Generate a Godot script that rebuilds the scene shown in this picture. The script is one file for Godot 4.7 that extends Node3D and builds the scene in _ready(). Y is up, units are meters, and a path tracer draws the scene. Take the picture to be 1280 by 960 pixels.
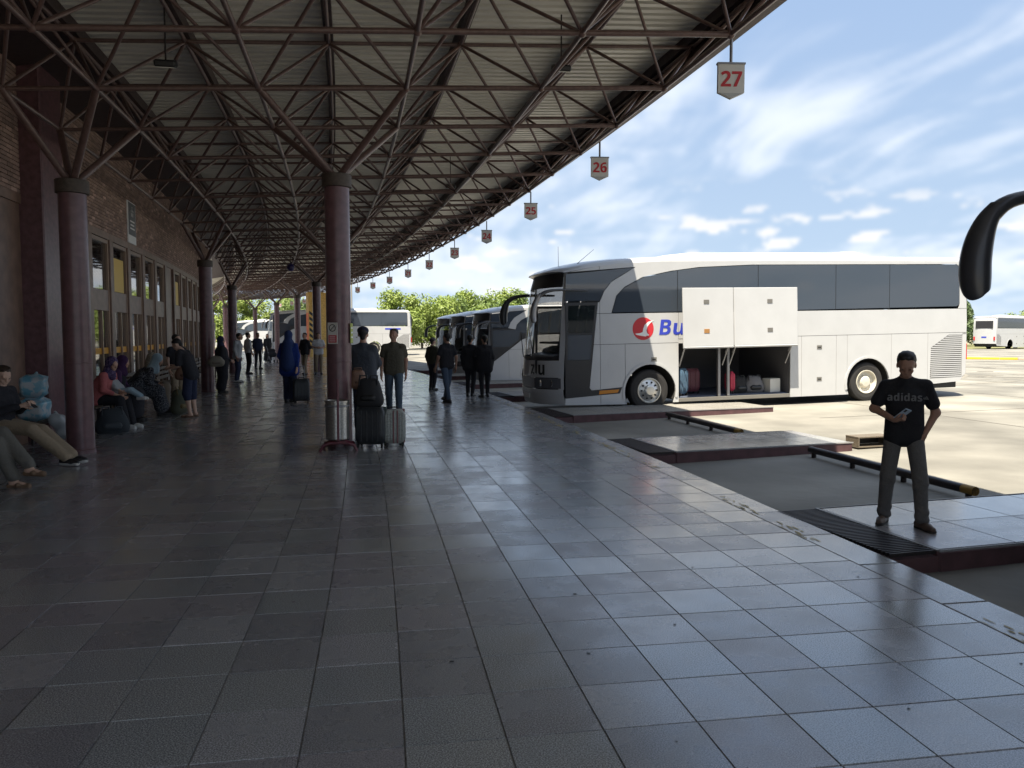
extends Node3D
# Bus station platform under a curved space-frame canopy.
# Station axis: arc of radius RC; u = metres outwards from the middle column line, s = metres along the arc.
const RC := 239.83
const Z0 := 6.26
const TILT := 0.0607      # the canopy rises outwards
const HB := 5.09          # bottom chord level at u = 0
const HT := 6.06          # top chord level at u = 0
const S0 := 9.174
const DS := 2.0958
const EDGE := 3.87
const LU := [-4.52, -3.41, -1.388, 0.577, 2.505, 4.384]
const TU := [-3.97, -2.5, -0.49, 1.49, 3.5, 5.3]

var rng := RandomNumberGenerator.new()
var used := {}
var mats := {}
var unit_tube: CylinderMesh
var unit_ball: SphereMesh

func _ready() -> void:
	rng.seed = 7
	setup_camera()
	setup_light()
	setup_materials()
	build_ground()
	build_platform()
	build_islands()
	build_building()
	build_canopy()
	build_columns()
	build_signs()
	build_buses()
	build_trees()
	build_background()
	build_props()
	build_people()

# ------------------------------------------------------------------ camera, sky, sun
func setup_camera() -> void:
	var cam := Camera3D.new()
	cam.name = "camera"
	cam.fov = rad_to_deg(2.0 * atan(480.0 / 983.66))
	cam.near = 0.05
	cam.far = 4000.0
	cam.position = Vector3(0, 1.7, 0)
	cam.rotation = Vector3(-0.0627, -0.1774, 0)
	add_child(cam)
	cam.current = true

func setup_light() -> void:
	var env := Environment.new()
	env.background_mode = Environment.BG_SKY
	var sky := Sky.new()
	var pm := PanoramaSkyMaterial.new()
	pm.panorama = sky_texture()
	sky.sky_material = pm
	env.sky = sky
	env.background_energy_multiplier = 1.0
	env.tonemap_mode = Environment.TONE_MAPPER_LINEAR
	env.tonemap_exposure = 4.0
	env.sdfgi_enabled = true
	env.ssao_enabled = true
	env.ssil_enabled = true
	env.fog_enabled = false
	env.fog_density = 0.0004
	env.fog_light_color = Color(0.78, 0.86, 0.93)
	var we := WorldEnvironment.new()
	we.name = "world_environment"
	we.environment = env
	add_child(we)
	var sun := DirectionalLight3D.new()
	sun.name = "sun"
	sun.light_energy = 1.12
	sun.light_angular_distance = 0.5
	sun.light_color = Color(1.0, 0.955, 0.87)
	sun.shadow_enabled = true
	add_child(sun)
	sun.look_at_from_position(Vector3.ZERO, Vector3(0.24, -1.0, -0.34), Vector3.UP)

func sky_texture() -> ImageTexture:
	var w := 1600
	var h := 800
	var img := Image.create(w, h, false, Image.FORMAT_RGBF)
	var n1 := FastNoiseLite.new()
	n1.seed = 11
	n1.noise_type = FastNoiseLite.TYPE_SIMPLEX_SMOOTH
	n1.frequency = 1.0
	n1.fractal_octaves = 5
	var n2 := FastNoiseLite.new()
	n2.seed = 23
	n2.frequency = 1.0
	n2.fractal_octaves = 3
	var n3 := FastNoiseLite.new()
	n3.seed = 5
	n3.frequency = 1.0
	n3.fractal_octaves = 5
	n3.fractal_gain = 0.55
	for j in h:
		var el := (0.5 - (j + 0.5) / h) * PI
		var y := sin(el)
		var c := cos(el)
		for i in w:
			if y < -0.02:
				img.set_pixel(i, j, Color(0.30, 0.30, 0.28))
				continue
			var az := ((i + 0.5) / w - 0.5) * TAU
			var d := Vector3(sin(az) * c, y, -cos(az) * c)
			var up := clampf(y, 0.0, 1.0)
			var t := pow(1.0 - up, 3.2)
			var col := Color(0.086, 0.126, 0.203).lerp(Color(0.160, 0.202, 0.244), t)
			# high streaky cloud, on a flat layer; the wind draws it out along the platform
			var k := 1.0 / (up + 0.14)
			var p := Vector2(d.x * k, d.z * k).rotated(-0.06)
			var wx := n2.get_noise_2d(p.x * 0.7, p.y * 0.5)
			var wy := n2.get_noise_2d(p.x * 0.7 + 40.0, p.y * 0.5)
			var s1 := n1.get_noise_2d(p.x * 0.95 + wx * 0.45, p.y * 0.26 + wy * 0.25)
			var s2 := n1.get_noise_2d(p.x * 3.4 + 9.0 + wx * 0.9, p.y * 0.75 + wy * 0.5)
			var s3 := n1.get_noise_2d(p.x * 9.0 - 5.0 + wx * 1.4, p.y * 2.6 + wy * 1.0)
			var s4 := n1.get_noise_2d(p.x * 0.35 + 21.0, p.y * 0.95 + wx * 0.35)
			var cov := smoothstep(-0.22, 0.62, s1 * 0.75 + s2 * 0.40 + s3 * 0.20 + s4 * 0.60 + 0.17)
			col = col.lerp(Color(0.247, 0.265, 0.292), cov * 0.86)
			# small heaped clouds low over the horizon
			if el > 0.01 and el < 0.30:
				var band := smoothstep(0.03, 0.07, el) * (1.0 - smoothstep(0.12, 0.20, el))
				var q := n3.get_noise_3d(sin(az) * 9.0, el * 34.0, cos(az) * 9.0)
				var cu := smoothstep(0.26, 0.38, q) * band
				col = col.lerp(Color(0.275, 0.272, 0.27), cu * 0.9)
			img.set_pixel(i, j, col)
	return ImageTexture.create_from_image(img)

# ------------------------------------------------------------------ helpers
func lin(r: float, g: float, b: float) -> Color:
	return Color(r, g, b).linear_to_srgb()

func noise_tex(sd: int, freq: float, lo: float, hi: float, oct := 4, size := 512, cell := false, squeeze := 0.0) -> NoiseTexture2D:
	var n := FastNoiseLite.new()
	n.seed = sd
	n.frequency = freq
	n.fractal_octaves = oct
	if cell:
		n.noise_type = FastNoiseLite.TYPE_VALUE
	var t := NoiseTexture2D.new()
	t.width = size
	t.height = size
	t.seamless = true
	t.noise = n
	var g := Gradient.new()
	g.set_color(0, Color(lo, lo, lo))
	g.set_color(1, Color(hi, hi, hi))
	if squeeze > 0.0:
		g.set_offset(0, squeeze)
		g.set_offset(1, 1.0 - squeeze)
	t.color_ramp = g
	return t

func mk(key: String, c: Color, rough := 0.8, metal := 0.0, spec := 0.5) -> StandardMaterial3D:
	if mats.has(key):
		return mats[key]
	var m := StandardMaterial3D.new()
	m.resource_name = key
	m.albedo_color = c
	m.roughness = rough
	m.metallic = metal
	m.metallic_specular = spec
	mats[key] = m
	return m

func tex(m: StandardMaterial3D, t: Texture2D, scale: float, world := true, bump: Texture2D = null, cm := 0.0) -> StandardMaterial3D:
	m.albedo_texture = t
	m.uv1_triplanar = true
	m.uv1_world_triplanar = world
	m.uv1_scale = Vector3.ONE * scale
	if bump:
		m.heightmap_enabled = true
		m.heightmap_texture = bump
		m.heightmap_scale = cm
	return m

var t_fine: NoiseTexture2D
var t_cloth: NoiseTexture2D
var t_patch: NoiseTexture2D
var t_speck: NoiseTexture2D
var t_fold: NoiseTexture2D

func setup_materials() -> void:
	t_fine = noise_tex(1, 0.03, 0.72, 1.0, 5)
	t_cloth = noise_tex(2, 0.05, 0.82, 1.0, 4)
	t_fold = noise_tex(12, 0.014, 0.0, 1.0, 3)
	t_patch = noise_tex(3, 0.008, 0.74, 1.0, 6)
	t_speck = noise_tex(4, 0.10, 0.55, 1.0, 3, 1024, false, 0.27)
	unit_tube = CylinderMesh.new()
	unit_tube.top_radius = 1.0
	unit_tube.bottom_radius = 1.0
	unit_tube.height = 1.0
	unit_tube.radial_segments = 8
	unit_tube.rings = 0
	unit_ball = SphereMesh.new()
	unit_ball.radius = 1.0
	unit_ball.height = 2.0
	unit_ball.radial_segments = 10
	unit_ball.rings = 5
	# frame paint: old brown-maroon gloss
	tex(mk("frame_paint", lin(0.175, 0.108, 0.096), 0.33), t_fine, 0.7)
	tex(mk("column_paint", lin(0.20, 0.105, 0.115), 0.30), t_fine, 0.35, true)
	tex(mk("beam_paint", lin(0.07, 0.045, 0.045), 0.6), t_fine, 0.5)
	tex(mk("roof_sheet", lin(0.90, 0.87, 0.78), 0.5), t_patch, 0.11)
	tex(mk("fascia", lin(0.075, 0.045, 0.040), 0.6), t_fine, 0.4)
	for i in 6:
		var b: float = [0.39, 0.45, 0.52, 0.42, 0.48, 0.37][i]
		var tint: Vector3 = [Vector3(1, 1, 1.03), Vector3(0.97, 1.02, 1.03), Vector3(1, 1, 1.02), Vector3(1.03, 0.98, 1.02), Vector3(0.98, 1.01, 1), Vector3(1, 1, 1.05)][i]
		var m := mk("granite_%d" % i, lin(b * tint.x, b * tint.y, b * tint.z), 0.3, 0.0, 0.7)
		tex(m, t_granite(), 0.35)
		m.roughness_texture = t_scuff()
		m.roughness = [0.34, 0.27, 0.31, 0.38, 0.25, 0.33][i]
		m.clearcoat_enabled = true
		m.clearcoat = [0.5, 0.7, 0.6, 0.4, 0.7, 0.55][i]
		m.clearcoat_roughness = 0.2
	tex(mk("grout", lin(0.26, 0.25, 0.24), 0.85), t_fine, 2.0)
	tex(mk("kerb_stone", lin(0.42, 0.42, 0.42), 0.4), t_speck, 1.2)
	tex(mk("maroon_kerb", lin(0.115, 0.055, 0.060), 0.7), t_patch, 0.9)
	tex(mk("concrete_bay", lin(0.295, 0.285, 0.252), 0.85), t_ground(), 0.045, true, t_speck, 0.5)
	tex(mk("dry_earth", lin(0.30, 0.27, 0.18), 0.95), t_patch, 0.03)
	tex(mk("steel_dark", lin(0.06, 0.05, 0.05), 0.45, 0.5), t_fine, 2.0)
	tex(mk("brick_core", lin(0.16, 0.12, 0.11), 0.9), t_fine, 2.0)
	var bm := mk("brick", lin(1, 1, 1), 0.85)
	bm.vertex_color_use_as_albedo = true
	tex(bm, t_fine, 3.0)
	tex(mk("pier", lin(0.27, 0.17, 0.125), 0.45), t_patch, 0.6)
	tex(mk("pier_dark", lin(0.17, 0.08, 0.09), 0.4), t_fine, 0.5)
	mk("window_frame", lin(0.30, 0.21, 0.155), 0.32, 0.5)
	var gl := mk("shop_glass", Color(0.03, 0.035, 0.04, 0.45), 0.03)
	gl.transparency = BaseMaterial3D.TRANSPARENCY_ALPHA
	gl.metallic_specular = 0.7
	mk("room", lin(0.16, 0.13, 0.11), 0.9)
	mk("yellow_panel", lin(0.70, 0.45, 0.06), 0.5)
	mk("orange_strip", lin(0.70, 0.32, 0.01), 0.5)
	mk("black", lin(0.012, 0.012, 0.013), 0.5)
	mk("rubber", lin(0.022, 0.021, 0.021), 0.85)
	mk("steel", lin(0.55, 0.55, 0.54), 0.28, 1.0)
	mk("grey_metal", lin(0.28, 0.28, 0.29), 0.4, 0.6)
	mk("white_sign", lin(0.62, 0.60, 0.55), 0.5)
	mk("red_ink", lin(0.50, 0.02, 0.03), 0.5)
	mk("blue_ink", lin(0.03, 0.05, 0.42), 0.4)
	mk("white_ink", lin(0.8, 0.8, 0.8), 0.5)

var _scuff: NoiseTexture2D
func t_scuff() -> NoiseTexture2D:
	if _scuff == null:
		_scuff = noise_tex(9, 0.007, 0.62, 1.0, 5, 1024, false, 0.2)
	return _scuff

var _granite: NoiseTexture2D
func t_granite() -> NoiseTexture2D:
	if _granite == null:
		_granite = noise_tex(6, 0.34, 0.55, 1.0, 2, 1024, false, 0.27)
	return _granite

var _ground: NoiseTexture2D
func t_ground() -> NoiseTexture2D:
	if _ground == null:
		_ground = noise_tex(14, 0.006, 0.60, 1.0, 7, 1024)
	return _ground

func at(u: float, s: float, y := 0.0) -> Vector3:
	var th := (s - Z0) / RC
	return Vector3((RC + u) * cos(th) - RC, y, -(Z0 + (RC + u) * sin(th)))

func frame(s: float) -> Basis:   # x outwards, y up, z back towards the start of the arc
	var th := (s - Z0) / RC
	var eu := Vector3(cos(th), 0, -sin(th))
	return Basis(eu, Vector3.UP, eu.cross(Vector3.UP))

func numbered(called: String) -> String:
	if not used.has(called):
		used[called] = 0
		return called
	used[called] += 1
	return "%s_%03d" % [called, used[called]]

func tag(o: Node, label := "", category := "", group := "", kind := "") -> void:
	if label: o.set_meta("label", label)
	if category: o.set_meta("category", category)
	if group: o.set_meta("group", group)
	if kind: o.set_meta("kind", kind)

func thing(called: String, label: String, category: String, where := Transform3D(), group := "") -> Node3D:
	var o := Node3D.new()
	o.name = numbered(called)
	add_child(o)
	o.transform = where
	tag(o, label, category, group)
	return o

func struct(called: String) -> Node3D:
	var o := Node3D.new()
	o.name = numbered(called)
	add_child(o)
	o.set_meta("kind", "structure")
	return o

func copy_of(o: Node3D, where: Transform3D, label: String) -> Node3D:
	var nm := String(o.name)
	var c: Node3D = o.duplicate()
	c.name = numbered(nm.rstrip("0123456789").rstrip("_"))
	add_child(c)
	c.transform = where
	c.set_meta("label", label)
	return c

func inst(called: String, mesh: Mesh, m: Material, parent: Node, t := Transform3D()) -> MeshInstance3D:
	var o := MeshInstance3D.new()
	o.name = called
	o.mesh = mesh
	o.material_override = m
	o.transform = t
	parent.add_child(o, true)
	return o

func tube_t(a: Vector3, b: Vector3, r: float) -> Transform3D:
	var d := b - a
	var l := d.length()
	var y := d / l
	var x := y.cross(Vector3(0.31, 0.2, 0.93)).normalized()
	return Transform3D(Basis(x * r, y * l, x.cross(y) * r), (a + b) * 0.5)

class MB:
	var v := PackedVector3Array()
	var n := PackedVector3Array()
	func tri(a: Vector3, b: Vector3, c: Vector3) -> void:   # counter-clockwise seen from outside
		var nn := (b - a).cross(c - a).normalized()
		v.append(a); v.append(c); v.append(b)
		n.append(nn); n.append(nn); n.append(nn)
	func tris(a: Vector3, b: Vector3, c: Vector3, na: Vector3, nb: Vector3, nc: Vector3) -> void:
		v.append(a); v.append(c); v.append(b)
		n.append(na); n.append(nc); n.append(nb)
	func quad(a: Vector3, b: Vector3, c: Vector3, d: Vector3) -> void:
		tri(a, b, c)
		tri(a, c, d)
	func box(c: Vector3, s: Vector3, bs := Basis(), ch := 0.0) -> void:
		var h := s * 0.5
		if ch <= 0.0:
			var p := []
			for i in 8:
				p.append(c + bs * Vector3(h.x * (1 if i & 1 else -1), h.y * (1 if i & 2 else -1), h.z * (1 if i & 4 else -1)))
			quad(p[4], p[5], p[7], p[6]); quad(p[1], p[0], p[2], p[3])
			quad(p[5], p[1], p[3], p[7]); quad(p[0], p[4], p[6], p[2])
			quad(p[6], p[7], p[3], p[2]); quad(p[0], p[1], p[5], p[4])
			return
		# chamfered on every edge
		var dirs := [Vector3.RIGHT, Vector3.UP, Vector3.BACK]
		for ax in 3:
			for sg in [-1.0, 1.0]:
				var u := (ax + 1) % 3
				var w := (ax + 2) % 3
				var q := []
				for k in [[-1, -1], [1, -1], [1, 1], [-1, 1]]:
					var r := Vector3.ZERO
					r[ax] = sg * h[ax]
					r[u] = k[0] * (h[u] - ch)
					r[w] = k[1] * (h[w] - ch)
					q.append(c + bs * r)
				if sg > 0: quad(q[0], q[1], q[2], q[3])
				else: quad(q[3], q[2], q[1], q[0])
		for ax in 3:
			var u := (ax + 1) % 3
			var w := (ax + 2) % 3
			for k in [[-1, -1], [1, -1], [1, 1], [-1, 1]]:
				var r1 := Vector3.ZERO
				var r2 := Vector3.ZERO
				r1[u] = k[0] * h[u]; r1[w] = k[1] * (h[w] - ch)
				r2[u] = k[0] * (h[u] - ch); r2[w] = k[1] * h[w]
				var e := Vector3.ZERO
				e[ax] = h[ax] - ch
				var flip: bool = k[0] * k[1] < 0
				if flip: quad(c + bs * (r2 - e), c + bs * (r2 + e), c + bs * (r1 + e), c + bs * (r1 - e))
				else: quad(c + bs * (r1 - e), c + bs * (r1 + e), c + bs * (r2 + e), c + bs * (r2 - e))
				for sg in [-1.0, 1.0]:
					var e3 := Vector3.ZERO
					e3[ax] = sg * h[ax]
					e3[u] = k[0] * (h[u] - ch); e3[w] = k[1] * (h[w] - ch)
					if ax == 0:
						var ea: Vector3 = e * sg
						if flip == (sg > 0): tri(c + bs * (r1 + ea), c + bs * e3, c + bs * (r2 + ea))
						else: tri(c + bs * (r1 + ea), c + bs * (r2 + ea), c + bs * e3)
	func tube(a: Vector3, b: Vector3, r0: float, r1: float, seg := 8, caps := true) -> void:
		var y := (b - a).normalized()
		var x := y.cross(Vector3(0.31, 0.2, 0.93)).normalized()
		var z := x.cross(y)
		for i in seg:
			var t0 := TAU * i / seg
			var t1 := TAU * (i + 1) / seg
			var n0 := x * cos(t0) + z * sin(t0)
			var n1 := x * cos(t1) + z * sin(t1)
			tris(a + n0 * r0, b + n0 * r1, b + n1 * r1, n0, n0, n1)
			tris(a + n0 * r0, b + n1 * r1, a + n1 * r0, n0, n1, n1)
			if caps:
				tri(b, b + n1 * r1, b + n0 * r1)
				tri(a, a + n0 * r0, a + n1 * r0)
	func path(pts: Array, rad: Array, seg := 10, flat := 1.0, side := Vector3.UP) -> void:   # swept round/oval bar with smooth normals
		var rings := []
		var nors := []
		for i in pts.size():
			var d: Vector3 = (pts[mini(i + 1, pts.size() - 1)] - pts[maxi(i - 1, 0)]).normalized()
			var x := d.cross(side).normalized()
			var z := x.cross(d)
			var ring := []
			var nr := []
			for k in seg:
				var t := TAU * k / seg
				var q := x * cos(t) + z * sin(t) * flat
				ring.append(pts[i] + q * rad[i])
				nr.append((x * cos(t) * flat + z * sin(t)).normalized())
			rings.append(ring)
			nors.append(nr)
		for i in pts.size() - 1:
			for k in seg:
				var k2 := (k + 1) % seg
				tris(rings[i][k], rings[i + 1][k2], rings[i][k2], nors[i][k], nors[i + 1][k2], nors[i][k2])
				tris(rings[i][k], rings[i + 1][k], rings[i + 1][k2], nors[i][k], nors[i + 1][k], nors[i + 1][k2])
		for k in seg:
			var k2 := (k + 1) % seg
			tri(pts[0], rings[0][k], rings[0][k2])
			tri(pts[-1], rings[-1][k2], rings[-1][k])
	func lathe(prof: Array, seg := 24, t := Transform3D()) -> void:   # prof: Vector2(radius, y) bottom to top
		for j in prof.size() - 1:
			var p: Vector2 = prof[j]
			var q: Vector2 = prof[j + 1]
			var nd := Vector2(q.y - p.y, p.x - q.x).normalized()
			for i in seg:
				var t0 := TAU * i / seg
				var t1 := TAU * (i + 1) / seg
				var d0 := Vector3(cos(t0), 0, -sin(t0))
				var d1 := Vector3(cos(t1), 0, -sin(t1))
				var na := (t.basis * (d0 * nd.x + Vector3.UP * nd.y)).normalized()
				var nb := (t.basis * (d1 * nd.x + Vector3.UP * nd.y)).normalized()
				var a := t * (d0 * p.x + Vector3.UP * p.y)
				var b := t * (d1 * p.x + Vector3.UP * p.y)
				var c := t * (d1 * q.x + Vector3.UP * q.y)
				var d := t * (d0 * q.x + Vector3.UP * q.y)
				if p.x > 0.0: tris(a, b, c, na, nb, nb)
				if q.x > 0.0: tris(a, c, d, na, nb, na)
	func plate(poly: PackedVector2Array, z: float, thick: float, t := Transform3D()) -> void:   # polygon in x,y; front face at z, towards +z
		var p := poly
		if Geometry2D.is_polygon_clockwise(p):
			p = p.duplicate()
			p.reverse()
		var ix := Geometry2D.triangulate_polygon(p)
		var up := (t.basis.z).normalized()
		for i in range(0, ix.size(), 3):
			var a := t * Vector3(p[ix[i]].x, p[ix[i]].y, z)
			var b := t * Vector3(p[ix[i + 1]].x, p[ix[i + 1]].y, z)
			var c := t * Vector3(p[ix[i + 2]].x, p[ix[i + 2]].y, z)
			if (b - a).cross(c - a).dot(up) < 0.0:
				var w := b
				b = c
				c = w
			tri(a, b, c)
			if thick > 0.0:
				var o := up * thick
				tri(a - o, c - o, b - o)
		if thick > 0.0:
			for i in p.size():
				var a := p[i]
				var b := p[(i + 1) % p.size()]
				quad(t * Vector3(a.x, a.y, z - thick), t * Vector3(b.x, b.y, z - thick), t * Vector3(b.x, b.y, z), t * Vector3(a.x, a.y, z))
	func mesh() -> ArrayMesh:
		var arr := []
		arr.resize(Mesh.ARRAY_MAX)
		arr[Mesh.ARRAY_VERTEX] = v
		arr[Mesh.ARRAY_NORMAL] = n
		var am := ArrayMesh.new()
		am.add_surface_from_arrays(Mesh.PRIMITIVE_TRIANGLES, arr)
		return am

func build(mb: MB, called: String, m: Material, parent: Node, t := Transform3D()) -> MeshInstance3D:
	return inst(called, mb.mesh(), m, parent, t)

func M(key: String) -> StandardMaterial3D:
	return mats[key]

func text_mesh(txt: String, size: float, depth := 0.004, bold := true, italic := false, wd := 1.0) -> TextMesh:
	var f := SystemFont.new()
	f.font_names = PackedStringArray(["Droid Sans"])
	f.font_weight = 700 if bold else 400
	f.font_italic = italic
	var tm := TextMesh.new()
	tm.font = f
	tm.text = txt
	tm.font_size = 64
	tm.pixel_size = size / 64.0
	tm.depth = depth
	return tm

# ------------------------------------------------------------------ ground, platform, islands
func road_y(u: float) -> float:
	return -0.18 + 0.02 * clampf(u - 3.9, 0.0, 12.0)

func build_ground() -> void:
	var g := struct("ground")
	var mb := MB.new()
	mb.quad(Vector3(-1500, -0.5, 1200), Vector3(1500, -0.5, 1200), Vector3(1500, -0.5, -2500), Vector3(-1500, -0.5, -2500))
	build(mb, "earth", M("dry_earth"), g)
	var r := struct("forecourt_road")
	mb = MB.new()
	var us := [3.6, 3.9, 8.0, 12.0, 15.9, 30.0, 60.0, 110.0]
	for i in range(-10, 34):
		var sa := i * 6.0
		var sb := sa + 6.0
		for k in us.size() - 1:
			mb.quad(at(us[k], sa, road_y(us[k])), at(us[k + 1], sa, road_y(us[k + 1])), at(us[k + 1], sb, road_y(us[k + 1])), at(us[k], sb, road_y(us[k])))
		if sa >= 84.0:   # beyond the end of the platform the paving goes on to the left
			mb.quad(at(-80.0, sa, -0.18), at(3.6, sa, -0.18), at(3.6, sb, -0.18), at(-80.0, sb, -0.18))
		elif sa >= 42.0:
			mb.quad(at(-80.0, sa, -0.18), at(-9.0, sa, -0.18), at(-9.0, sb, -0.18), at(-80.0, sb, -0.18))
	build(mb, "paving", M("concrete_bay"), r)
	# tarred joints between the cast concrete slabs
	var jm := mk("tar_joint", lin(0.10, 0.09, 0.08), 0.9)
	var js := MB.new()
	for k in 12:
		var u := 12.0 + k * 5.0
		for i in range(-4, 22):
			var a := i * 6.0
			js.quad(at(u, a, road_y(u) + 0.004), at(u + 0.035, a, road_y(u) + 0.004), at(u + 0.035, a + 6.0, road_y(u) + 0.004), at(u, a + 6.0, road_y(u) + 0.004))
	for i in 24:
		var s := -20.0 + i * 5.24 + 3.4
		var uu := [9.5, 12.0, 15.9, 40.0, 67.0]
		for k in 4:
			js.quad(at(uu[k], s, road_y(uu[k]) + 0.005), at(uu[k + 1], s, road_y(uu[k + 1]) + 0.005), at(uu[k + 1], s + 0.03, road_y(uu[k + 1]) + 0.005), at(uu[k], s + 0.03, road_y(uu[k]) + 0.005))
	build(js, "slab_joints", jm, r).set_meta("kind", "stuff")
	# oil and tyre marks; dark patches also paint in tree and cloud shadow
	var om := mk("oil_and_shadow_patch", lin(0.12, 0.11, 0.095), 0.7)
	var rg := RandomNumberGenerator.new()
	rg.seed = 91
	var st := MB.new()
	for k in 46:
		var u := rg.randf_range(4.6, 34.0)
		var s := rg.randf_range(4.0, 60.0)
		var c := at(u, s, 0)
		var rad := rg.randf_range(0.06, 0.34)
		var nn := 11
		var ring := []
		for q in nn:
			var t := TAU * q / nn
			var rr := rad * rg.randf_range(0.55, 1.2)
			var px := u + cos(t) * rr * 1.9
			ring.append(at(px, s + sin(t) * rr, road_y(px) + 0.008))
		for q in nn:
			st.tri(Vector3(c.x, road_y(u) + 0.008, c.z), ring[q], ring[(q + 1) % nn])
	# rubber marks where coaches swing in and out
	var tmk := mk("tyre_mark", lin(0.21, 0.195, 0.165), 0.85)
	var ty := MB.new()
	for k in 16:
		var u0 := rg.randf_range(9.0, 26.0)
		var s0 := rg.randf_range(6.0, 34.0)
		var a0 := rg.randf_range(-0.5, 0.5)
		var cv := rg.randf_range(-0.09, 0.09)
		for pair in 2:
			var pu := u0
			var ps := s0 + pair * 2.0
			var a := a0
			for q in 14:
				var nu := pu + cos(a) * 0.6
				var ns := ps + sin(a) * 0.6
				var w := 0.10
				if (q * 7 + k * 3) % 5 != 0:
					ty.quad(at(pu, ps - w, road_y(pu) + 0.006), at(nu, ns - w, road_y(nu) + 0.006), at(nu, ns + w, road_y(nu) + 0.006), at(pu, ps + w, road_y(pu) + 0.006))
				pu = nu
				ps = ns
				a += cv
	build(ty, "tyre_marks", tmk, r).set_meta("kind", "stuff")
	build(st, "oil_and_shadow_patches", om, r).set_meta("kind", "stuff")

const TILE := 0.425
func build_platform() -> void:
	var p := struct("platform")
	# slab under the tiles
	var mb := MB.new()
	for i in range(-6, 43):
		var a := i * 2.0
		var b := a + 2.0
		var lo := -5.4 if a < 44 else -9.0
		mb.quad(at(lo, a, -0.007), at(EDGE - 0.012, a, -0.007), at(EDGE - 0.012, b, -0.007), at(lo, b, -0.007))
		mb.quad(at(EDGE - 0.012, a, -0.4), at(EDGE - 0.012, b, -0.4), at(EDGE - 0.012, b, -0.007), at(EDGE - 0.012, a, -0.007))
	mb.quad(at(-9, 86, -0.4), at(-9, 86, -0.007), at(EDGE, 86, -0.007), at(EDGE, 86, -0.4))
	build(mb, "slab", M("grout"), p)
	# granite tiles
	var jobs := []
	var rg := RandomNumberGenerator.new()
	rg.seed = 31
	var fwd := Vector2(sin(0.1774), -cos(0.1774))
	for iu in range(-13, 9):
		for js in range(-32, 190):
			var u := 0.14 + (iu + 0.5) * TILE
			var s := 4.035 + (js + 0.5) * TILE
			if u > 3.72: continue
			var c := at(u, s)
			var d2 := Vector2(c.x, c.z)
			var seen := d2.normalized().dot(fwd) > cos(deg_to_rad(35.0)) and d2.length() > 2.75
			# worn tile kinds come in loose patches
			var kind := rg.randi() % 6
			jobs.append([d2.length() if seen else 1e6 + d2.length(), u, s, kind, rg.randf_range(-0.0012, 0.0012), rg.randf_range(-1, 1), rg.randf_range(-1, 1)])
	jobs.sort_custom(func(x, y): return x[0] < y[0])
	var protos := []
	var tb := MB.new()
	tile_into(tb, Transform3D(), TILE - 0.0045, TILE - 0.0045)
	var tm := tb.mesh()
	for i in 300:
		var j: Array = jobs[i]
		var t := tile_t(j)
		inst("tile", tm, M("granite_%d" % j[3]), p, t)
	var rest := ArrayMesh.new()
	for k in 6:
		var m2 := MB.new()
		for i in range(300, jobs.size()):
			var j: Array = jobs[i]
			if j[3] != k: continue
			var t := tile_t(j)
			if j[0] > 1e6 or j[0] > 26.0:
				var h := (TILE - 0.0045) * 0.5
				m2.quad(t * Vector3(-h, 0, h), t * Vector3(h, 0, h), t * Vector3(h, 0, -h), t * Vector3(-h, 0, -h))
			else:
				tile_into(m2, t, TILE - 0.0045, TILE - 0.0045)
		var one := m2.mesh()
		rest.add_surface_from_arrays(Mesh.PRIMITIVE_TRIANGLES, one.surface_get_arrays(0))
		rest.surface_set_material(k, M("granite_%d" % k))
	var ro := MeshInstance3D.new()
	ro.name = "tiles_farther_off"
	ro.mesh = rest
	ro.set_meta("kind", "stuff")
	p.add_child(ro, true)
	# kerb stones along the edge
	var km := MB.new()
	km.box(Vector3(0, -0.1, 0), Vector3(0.325, 0.2, 0.846), Basis(), 0.005)
	var kmesh := km.mesh()
	for i in 94:
		var s := -1.6 + (i + 0.5) * 0.85
		inst("kerb_stone", kmesh, M("granite_%d" % ((i * 5) % 6)), p, Transform3D(frame(s), at(EDGE - 0.1625, s, 0.0006 * sin(i * 2.3))))
	# worn yellow paint left on the tiles along the edge
	var ym := mk("worn_yellow", lin(0.42, 0.34, 0.14), 0.6)
	var y := MB.new()
	for i in 900:
		var s := rg.randf_range(2.0, 30.0)
		var u := 3.60 + rg.randf_range(-0.06, 0.06)
		var l := rg.randf_range(0.012, 0.09)
		var w := rg.randf_range(0.003, 0.011)
		if fmod(s * 0.73 + 0.4 * sin(s * 1.9), 1.3) > 0.75: continue
		var q := []
		for k in 7:
			var t := TAU * k / 7.0
			var e := rg.randf_range(0.6, 1.15)
			q.append(at(u + cos(t) * w * e, s + sin(t) * l * e, 0.0042))
		for k in 7:
			y.tri(at(u, s, 0.0042), q[k], q[(k + 1) % 7])
	build(y, "worn_paint_line", ym, p).set_meta("kind", "stuff")
	# small dirt and chewing gum spots
	var dm := mk("floor_spot", lin(0.02, 0.018, 0.018), 0.8)
	var ds := MB.new()
	for i in 170:
		var s := rg.randf_range(2.2, 22.0)
		var u := rg.randf_range(-4.0, 3.6)
		var r := rg.randf_range(0.003, 0.011)
		for k in 7:
			var a := TAU * k / 7.0
			var b := TAU * (k + 1) / 7.0
			ds.tri(at(u, s, 0.0034), at(u + cos(a) * r * 1.3, s + sin(a) * r, 0.0034), at(u + cos(b) * r * 1.3, s + sin(b) * r, 0.0034))
	build(ds, "gum_spots", dm, p).set_meta("kind", "stuff")

func tile_t(j: Array) -> Transform3D:
	var b := frame(j[2])
	b = b * Basis(Vector3.RIGHT, j[5] * 0.0016) * Basis(Vector3.BACK, j[6] * 0.0016)
	return Transform3D(b, at(j[1], j[2], j[4] * 0.6))

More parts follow.
